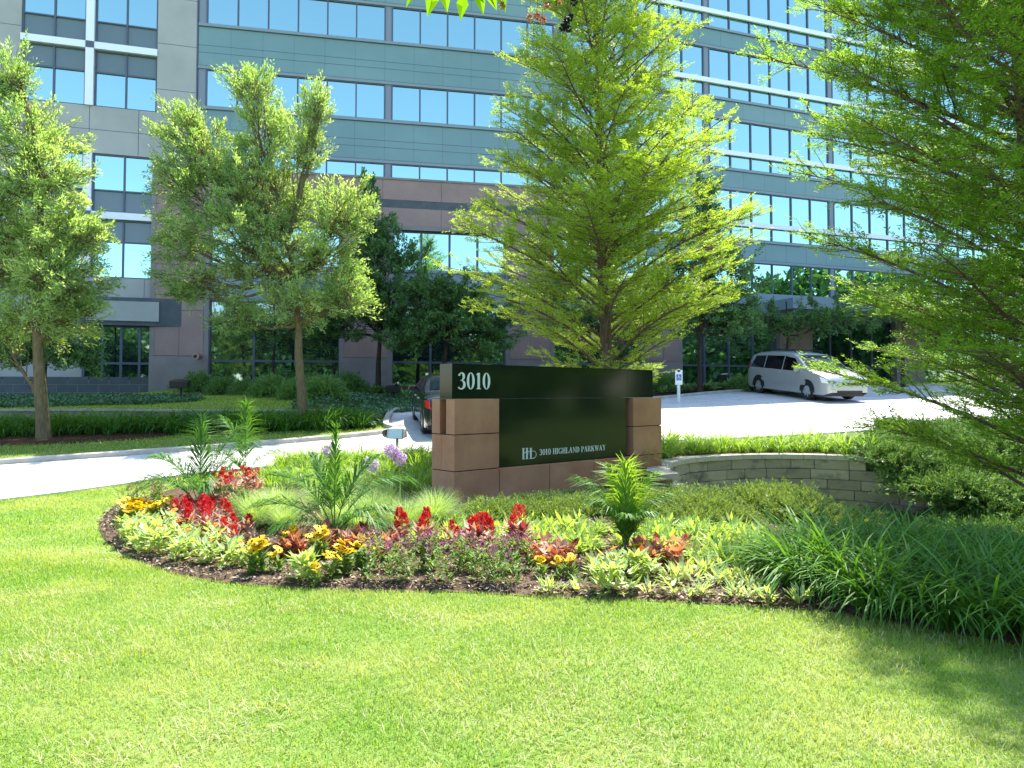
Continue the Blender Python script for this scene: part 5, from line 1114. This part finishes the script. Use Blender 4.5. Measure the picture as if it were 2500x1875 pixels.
# ------------------------------------------------------------------ vehicles
def paint(name, col, metal=.3, rough=.35): return solid(name, col, rough, metal=metal, coat=.8)
def car(name, label, loc, rz, Lc, W, ztopP, belt, wb, wr, paintm, wins, tail, head, slope, roofy=.80, rack=False, lights=True):
    root = thing(name, label, 'car', loc, rz); root.rotation_euler = (0, slope, rz); hw = W/2; xs_ = np.array([p[0] for p in ztopP]); zs_ = np.array([p[1] for p in ztopP])
    zt = lambda x: np.interp(x, xs_, zs_)
    def wid(x): return hw*np.interp(x, [0, .08, .4, 1.2, Lc-1.2, Lc-.45, Lc-.12, Lc], [.84, .92, .985, 1, 1, .96, .88, .78])
    def sy(x, z):
        zr = max(zs_); t = np.clip((z-belt)/(zr-belt), 0, 1); return wid(x)*(1-.018*((np.minimum(z, belt)-.62)/.4)**2)*(1-(1-roofy)*t**1.1)
    st = np.unique(np.r_[np.linspace(0, .5, 7), np.linspace(.5, Lc-.6, 26), np.linspace(Lc-.6, Lc, 8)]); nr = 12; V = []
    for x in st:
        zb = np.interp(x, [0, .3, Lc-.3, Lc], [.34, .22, .22, .34]); ztx = zt(x); zside = np.linspace(zb, ztx-.07, nr); pts = [(sy(x, z), z) for z in zside]; yr = pts[-1][0]
        for f in (.93, .8, .5, 0): pts.append((yr*f, ztx-.07*(f**4)))
        pts = pts+[(-y, z) for y, z in pts[-2::-1]]; V.append([(x-Lc/2, y, z) for y, z in pts])
    V = np.array(V); n, k, _ = V.shape; I = np.arange(n*k).reshape(n, k); Q = np.stack([I[:-1, :-1], I[1:, :-1], I[1:, 1:], I[:-1, 1:]], -1).reshape(-1, 4)
    mb = MB(); mb.add(V, Q, P=[list(I[0])[::-1], list(I[-1])]); body = mb.build('body', paintm, root, smooth=True)
    m_ = body.modifiers.new('e', 'EDGE_SPLIT'); m_.split_angle = R(45)
    gm = M['carglass']
    def sidepatch(nm, quad, mat, par, off=.008, nu=8, nv=4):
        for sg in (1, -1):
            a = np.array(quad, float); P = []
            for i in range(nu+1):
                for j in range(nv+1):
                    u, v = i/nu, j/nv; b = a[0]*(1-u)*(1-v)+a[1]*u*(1-v)+a[2]*u*v+a[3]*(1-u)*v; P.append((b[0]-Lc/2, sg*(sy(b[0], b[1])+off), b[1]))
            I = np.arange((nu+1)*(nv+1)).reshape(nu+1, nv+1); MB().add(P, np.stack([I[:-1, :-1], I[1:, :-1], I[1:, 1:], I[:-1, 1:]], -1).reshape(-1, 4)).build(nm, mat, par, smooth=True)
    for q in wins['side']: sidepatch('side_window', q, gm, root)
    def toppatch(nm, x0, x1, f0, f1, mat):
        P = []; nu, nv = 6, 8
        for i in range(nu+1):
            x = x0+(x1-x0)*i/nu; yr = sy(x, zt(x)-.07)*(f0+(f1-f0)*i/nu)
            for j in range(nv+1):
                y = yr*(2*j/nv-1); P.append((x-Lc/2, y, zt(x)-.07*(abs(y)/sy(x, zt(x)-.07))**4+.01))
        I = np.arange((nu+1)*(nv+1)).reshape(nu+1, nv+1); MB().add(P, np.stack([I[:-1, :-1], I[1:, :-1], I[1:, 1:], I[:-1, 1:]], -1).reshape(-1, 4)).build(nm, mat, root, smooth=True)
    toppatch('windscreen', *wins['front'], gm); toppatch('rear_window', *wins['rear'], gm)
    for q in tail: sidepatch('tail_light', q, M['taillight'], root, .012, 3, 3)
    for q in head: sidepatch('headlight', q, M['headlight'], root, .012, 3, 3)
    for sg in (1, -1):
        for x in wb:
            w_ = MB(); y0, y1 = sg*(hw-.22), sg*(hw-.005)
            wl = thing('wheel', 'x', 'x'); 
            for kk in ('label', 'category'): del wl[kk]
            wl.parent = root; wl.location = (x-Lc/2, 0, wr)
            a = np.linspace(0, 2*np.pi, 28, endpoint=False); prof = [(wr*.64, y0), (wr*.95, y0), (wr, y0+sg*.03), (wr, y1-sg*.03), (wr*.95, y1), (wr*.68, y1)]
            V2 = np.array([[(rr*math.cos(t), yy, rr*math.sin(t)) for rr, yy in prof] for t in a]); I = np.arange(28*6).reshape(28, 6); J = np.roll(I, -1, 0)
            MB().add(V2, np.stack([I[:, :-1], J[:, :-1], J[:, 1:], I[:, 1:]], -1).reshape(-1, 4)).build('tyre', M['tyre'], wl)
            rm = MB(); rm.cyl((0, y1-sg*.05, 0), (0, y1-sg*.03, 0), wr*.7, wr*.7, 24)
            hb = rm.build('rim', M['rimdark'], wl); sp = MB(); sp.cyl((0, y1-sg*.05, 0), (0, y1-sg*.004, 0), .06, .05, 12)
            for i in range(9):
                t = 2*math.pi*i/9; c, s = math.cos(t), math.sin(t); w2 = .022
                sp.hexa([(c*.05-s*w2, y1-sg*.028, s*.05+c*w2), (c*.05+s*w2, y1-sg*.028, s*.05-c*w2), (c*wr*.69+s*w2*1.3, y1-sg*.028, s*wr*.69-c*w2*1.3), (c*wr*.69-s*w2*1.3, y1-sg*.028, s*wr*.69+c*w2*1.3), (c*.05-s*w2, y1-sg*.008, s*.05+c*w2), (c*.05+s*w2, y1-sg*.008, s*.05-c*w2), (c*wr*.69+s*w2*1.3, y1-sg*.012, s*wr*.69-c*w2*1.3), (c*wr*.69-s*w2*1.3, y1-sg*.012, s*wr*.69+c*w2*1.3)])
            sp.build('hub_spokes', M['rim'], wl)
            ar = MB(); a2 = np.linspace(R(-8), R(188), 20); yy = sg*(wid(x)+.003); P = [((x-Lc/2)+math.cos(t)*r2, yy+(0 if r2 > wr else -sg*.0), wr+math.sin(t)*r2) for t in a2 for r2 in (wr*.5, wr+.065)]
            I = np.arange(40).reshape(20, 2); ar.add(P, np.stack([I[:-1, 0], I[1:, 0], I[1:, 1], I[:-1, 1]], -1)); ar.build('wheel_arch', M['black'], root)
    for sg in (1, -1):
        mr = MB(); x = wins['mirror'][0]; z = wins['mirror'][1]; y = sy(x, z); mr.box(x-Lc/2-.06, x-Lc/2+.07, *sorted((sg*y, sg*(y+.22))), z-.07, z+.08); mr.build('wing_mirror', paintm, root, bevel=.03)
        for hx_ in wins['handles']:
            hm = MB(); hm.box(hx_-Lc/2, hx_-Lc/2+.18, *sorted((sg*(sy(hx_, belt-.12)+.0), sg*(sy(hx_, belt-.12)+.03))), belt-.14, belt-.10); hm.build('door_handle', M['silver'], root, bevel=.006)
        tr_ = MB(); tr_.box(wb[0]+.5-Lc/2, wb[1]-.5-Lc/2, *sorted((sg*(hw-.01), sg*(hw+.012))), .48, .56); tr_.build('side_moulding', paintm, root, bevel=.006)
    if rack:
        for sg in (1, -1):
            rk = MB(); rk.add(*tubes(np.array([[(-Lc/2+.75, sg*.6, 1.70), (-Lc/2+.85, sg*.6, 1.79), (-Lc/2+1.8, sg*.6, 1.81), (-Lc/2+2.7, sg*.6, 1.80), (-Lc/2+2.8, sg*.6, 1.72)]]), np.full((1, 5), .018), 6)); rk.build('roof_rail', M['black'], root)
        rk = MB(); 
        for x in (-Lc/2+1.1, -Lc/2+2.3): rk.box(x-.02, x+.02, -.6, .6, 1.80, 1.83)
        rk.build('roof_crossbar', M['black'], root)
    ud = MB(); ud.box(-Lc/2+.3, Lc/2-.3, -hw+.1, hw-.1, .18, .3); ud.build('underbody', M['black'], root)
    fm_ = MB(); xx = Lc/2+.012
    for z0, z1, yw in wins['grille']: fm_.box(xx-.14, xx, -yw, yw, z0, z1)
    fm_.build('grille', M['black'], root, bevel=.01)
    return root
M['carglass'] = solid('tinted_car_glass', (.004, .005, .006), .06, spec=.3)
M['tyre'] = solid('tyre_rubber', (.018, .018, .018), .8); M['rim'] = solid('wheel_silver', (.6, .6, .62), .3, metal=.7); M['rimdark'] = solid('wheel_shadow', (.05, .05, .052), .6)
M['taillight'] = solid('tail_light_red', (.45, .01, .01), .2); M['headlight'] = solid('headlight_clear', (.75, .78, .8), .1)
vy = 28.8; vx = at(1730, 850, vy)[0]
vroot = car('minivan', 'silver minivan parked at the kerb near the entrance', onh(vx+.1, vy, .03), math.atan2(-.96, .27), 5.1, 1.96,
    [(0, .95), (.06, 1.2), (.3, 1.58), (.6, 1.70), (1.2, 1.75), (2.2, 1.76), (2.9, 1.71), (3.3, 1.58), (4.0, 1.14), (4.3, 1.09), (4.65, 1.02), (4.88, .94), (5.02, .82), (5.1, .60)], 1.03, (.95, 3.98), .345, paint('silver_paint', (.38, .395, .39)),
    dict(side=[[(.32, 1.06), (1.25, 1.05), (1.25, 1.56), (.55, 1.52)], [(1.31, 1.05), (2.42, 1.04), (2.42, 1.58), (1.31, 1.56)], [(2.48, 1.04), (3.55, 1.03), (3.12, 1.5), (2.48, 1.58)]], front=(3.12, 3.98, .9, .92), rear=(.07, .28, .8, .8), mirror=(3.45, 1.08), handles=(2.1, 2.6), grille=[(.62, .70, .35), (.34, .42, .55)]),
    [[(0.02, .95), (.16, .95), (.30, 1.25), (.1, 1.25)]], [[(4.72, .68), (5.0, .66), (4.96, .80), (4.62, .90)]], R(4.8), rack=True)
h_ = math.atan2(.977, -.21)
cx_, cy_ = at(985, 900, 20.6)[0], 20.3
# rear left wheel of the sedan shows beside the sign
car('sedan', 'black sedan parked behind the left end of the sign, tail towards the viewer', onh(-1.72, 20.1, .02), h_, 4.75, 1.82,
    [(0, .78), (.05, .95), (.25, 1.06), (.8, 1.12), (1.35, 1.34), (1.8, 1.43), (2.4, 1.45), (2.9, 1.38), (3.7, 1.02), (4.3, .88), (4.6, .74), (4.75, .58)], .93, (1.0, 3.75), .33, paint('black_paint', (.012, .014, .016), .2, .2),
    dict(side=[[(1.25, .96), (2.3, .95), (2.3, 1.33), (1.65, 1.28)], [(2.36, .95), (3.3, .94), (2.9, 1.26), (2.36, 1.33)]], front=(2.95, 3.65, .9, .92), rear=(.85, 1.6, .86, .88), mirror=(3.2, .98), handles=(2.0, 2.9), grille=[(.5, .6, .4)]),
    [[(0.0, .72), (.30, .74), (.36, .90), (.03, .92)]], [[(4.35, .6), (4.65, .58), (4.6, .7), (4.25, .78)]], R(-4.9), roofy=.74)
# ------------------------------------------------------------------ floodlights and parking signs
def flood(u, v, label, s_=1.0, rz=0, tilt=.35, Yd=None, body=M['black'], lens=False, z=None):
    p = gp(u, v) if Yd is None else at(u, v, Yd); loc = onh(p[0], p[1]) if z is None else (float(p[0]), float(p[1]), z)
    root = thing('floodlight', label, 'floodlight', loc, rz, 'ground floodlights')
    b = MB(); b.box(-.16*s_, .16*s_, -.10*s_, .10*s_, -.05, .14*s_); b.build('base', body, root, bevel=.015)
    b = MB(); b.cyl((0, 0, .13*s_), (0, 0, .38*s_), .05*s_, .045*s_, 12); b.build('post', body, root)
    hd = MB(); hd.hexa([(-.30*s_, -.16*s_, .36*s_), (.30*s_, -.16*s_, .36*s_), (.24*s_, .14*s_, .40*s_), (-.24*s_, .14*s_, .40*s_), (-.33*s_, -.18*s_, .60*s_), (.33*s_, -.18*s_, .60*s_), (.28*s_, .18*s_, .66*s_), (-.28*s_, .18*s_, .66*s_)]); hh = hd.build('lamp_housing', body, root, bevel=.02)
    ln = MB(); ln.hexa([(-.27*s_, -.15*s_, .605*s_), (.27*s_, -.15*s_, .605*s_), (.22*s_, .12*s_, .645*s_), (-.22*s_, .12*s_, .645*s_), (-.27*s_, -.15*s_, .63*s_), (.27*s_, -.15*s_, .63*s_), (.22*s_, .12*s_, .672*s_), (-.22*s_, .12*s_, .672*s_)]); ln.build('lens', M['carglass'], hh)
    return root
flood(390, 862, 'black floodlight on the shaded lawn in front of the spirea bushes', 1.0)
flood(850, 868, 'black floodlight in the ivy left of the dark sedan', .95)
flood(1570, 838, 'black floodlight in the mulch beside the minivan', 1.0, -.5)
fp_ = at(858, 960, 14.6); fr_ = thing('floodlight', 'grey floodlight with a glass face just left of the sign', 'floodlight', (float(fp_[0]), 14.6, float(hgt(fp_[0], 14.6))), -.35, 'ground floodlights')
fz = float(at(858, 938, 14.6)[2])-float(hgt(fp_[0], 14.6))
b = MB(); b.cyl((0, 0, -.05), (0, 0, fz), .03, .03, 10); b.build('post', M['kerb'], fr_)
b = MB(); b.hexa([(-.20, -.10, fz-.09), (.20, -.14, fz-.09), (.17, .12, fz-.06), (-.20, .10, fz-.06), (-.20, -.06, fz+.12), (.18, -.08, fz+.12), (.15, .12, fz+.10), (-.18, .10, fz+.10)]); hh = b.build('lamp_housing', M['kerb'], fr_, bevel=.015)
b = MB(); b.hexa([(-.14, -.125, fz-.07), (.18, -.155, fz-.07), (.18, -.13, fz-.07), (-.14, -.1, fz-.07), (-.14, -.085, fz+.10), (.165, -.1, fz+.10), (.165, -.08, fz+.1), (-.14, -.06, fz+.1)]); b.build('lens', solid('lamp_glass', (.5, .58, .58), .08, spec=.8), hh)
b = MB(); b.cyl((-.2, 0, fz+.01), (-.30, .02, fz+.01), .095, .075, 16); b.build('cap', M['black'], hh)
# accessible parking sign
pz = at(1466, 850, 26.6); base = onh(pz[0], 26.6); ps = thing('parking_sign', 'white parking sign with a blue wheelchair symbol right of the monument sign', 'sign', base)
M['post'] = solid('white_post', (.72, .76, .74), .6); M['blue'] = solid('sign_blue', (.02, .12, .45), .5); M['green'] = solid('sign_green', (.03, .09, .05), .4); M['gold'] = solid('gold', (.6, .42, .1), .4)
zt_ = float(at(1466, 797, 26.6)[2])-base[2]
m = MB(); m.box(-.05, .05, -.04, .04, 0, zt_-.02); m.build('post', M['post'], ps)
m = MB(); m.box(-.13, .13, -.06, -.041, zt_-.58, zt_-.04); m.cyl((0, -.06, zt_-.06), (0, -.041, zt_-.06), .06, .06, 14); pl = m.build('sign_plate', M['white'], ps)
m = MB(); m.box(-.09, .09, -.066, -.061, zt_-.42, zt_-.20); sq = m.build('symbol_panel', M['blue'], pl)
# wheelchair symbol and print lines
m = MB()
def seg2(a, b, w2, y0=-.069, y1=-.0665): 
    a = Vector((a[0], 0, a[1])); b = Vector((b[0], 0, b[1])); d = (b-a).normalized(); q = Vector((-d.z, 0, d.x))*w2
    pts = [a-q, b-q, b+q, a+q]; m.add([(p.x, y0, p.z) for p in pts], [[0, 1, 2, 3]])
zc = zt_-.31
m.cyl((-.012, -.069, zc+.075), (-.012, -.0665, zc+.075), .014, .014, 10)
seg2((-.012, zc+.06), (-.008, zc-.0), .009); seg2((-.01, zc+.0), (.035, zc+.0), .008, -.0692); seg2((.033, zc+.004), (.05, zc-.055), .008, -.0694); seg2((-.01, zc+.035), (.028, zc+.035), .006, -.0696)
for i in range(14):
    a0, a1 = R(110+i*17), R(110+(i+1)*17); seg2((math.cos(a0)*.045-.004, zc-.028+math.sin(a0)*.045), (math.cos(a1)*.045-.004, zc-.028+math.sin(a1)*.045), .006, -.0698-i*1e-5)
m.build('wheelchair_symbol', M['white'], sq)
# green visitor sign beyond the sedan
p = at(922, 850, 24.6); base = onh(p[0], 24.6); zt_ = float(at(922, 806, 24.6)[2])-base[2]; gs = thing('parking_sign', 'small dark green sign on a post above the roof of the dark sedan', 'sign', base)
m = MB(); m.box(-.035, .035, -.03, .03, 0, zt_); m.build('post', M['post'], gs)
m = MB(); m.box(-.13, .13, -.05, -.031, zt_-.50, zt_-.17); m.hexa([(-.13, -.05, zt_-.17), (.13, -.05, zt_-.17), (.13, -.031, zt_-.17), (-.13, -.031, zt_-.17), (-.05, -.05, zt_-.08), (.05, -.05, zt_-.08), (.05, -.031, zt_-.08), (-.05, -.031, zt_-.08)]); pl = m.build('sign_plate', M['green'], gs)
m = MB(); m.cyl((0, -.055, zt_-.2), (0, -.051, zt_-.2), .03, .03, 12); m.build('emblem', M['gold'], pl)
m = MB(); m.box(-.045, .045, -.045, .045, zt_-.09, zt_+.0); m.build('post_cap', M['white'], gs, bevel=.02)

# ------------------------------------------------------------------ twig hanging into the top of the view
br = thing('overhanging_branch', 'leafy twig with bright green leaves and seed clusters hanging into the top of the view', 'branch', P3(1050, -60, 2.6))
B0 = np.array(br.location); tw_ = MB(); lv = MB(); sd_c = MB(); sd_d = MB()
tips = [(895, -5, -30, 40), (935, 5, -20, 60), (960, -5, 10, 60), (1000, 20, -10, 45), (1035, 5, 15, 50), (1055, -10, 30, 60), (1080, 0, 20, 50), (1020, -15, 45, 40), (1180, 25, 60, -30)]
stem_pts = np.array([[at(780, -90, 2.6)-B0, at(900, -40, 2.62)-B0, at(1050, -28, 2.6)-B0, at(1200, -20, 2.6)-B0, at(1320, -30, 2.6)-B0]]); tw_.add(*tubes(stem_pts, np.array([[.008, .006, .005, .004, .003]]), 6))
for (u, v, du, dv) in tips:
    a = at(u-du*.3, v-38, 2.6)-B0; t = at(u+du*.6, v+dv*.55, 2.6)-B0; d = t-a; L_ = np.linalg.norm(d); lv.add(*leaves(a[None], d[None], L_, L_*.42, up=np.array([[.35*rng.normal(), -1, .4]]), fold=.25))
    tw_.add(*tubes(np.array([[a+np.array([0, 0, .05]), a+np.array([0, 0, .02]), a]]), np.full((1, 3), .0015), 4))
for (u, v, dk) in ((1085, 12, 0), (1160, 35, 0), (1145, 38, 0), (1172, 42, 0), (1183, 10, 0), (1205, 5, 0), (1225, 45, 1), (1232, 38, 1), (1222, 58, 1), (1228, 62, 1), (1215, 60, 1), (1240, 5, 1)):
    c = at(u, v, 2.6)-B0; n = 60; d = rdir(n); (sd_d if dk else sd_c).add(*leaves(c+d*.004, d, .013, .006)); tw_.add(*tubes(np.array([[c, c+np.array([0, 0, .04]), c+np.array([.01, 0, .12])]]), np.full((1, 3), .001), 4))
tw_.build('twig', M['bark'], br); lv.build('leaves', M['maple'], br); sd_c.build('seed_clusters', M['lf_bronze'], br); sd_d.build('dry_seed_clusters', M['black'], br)
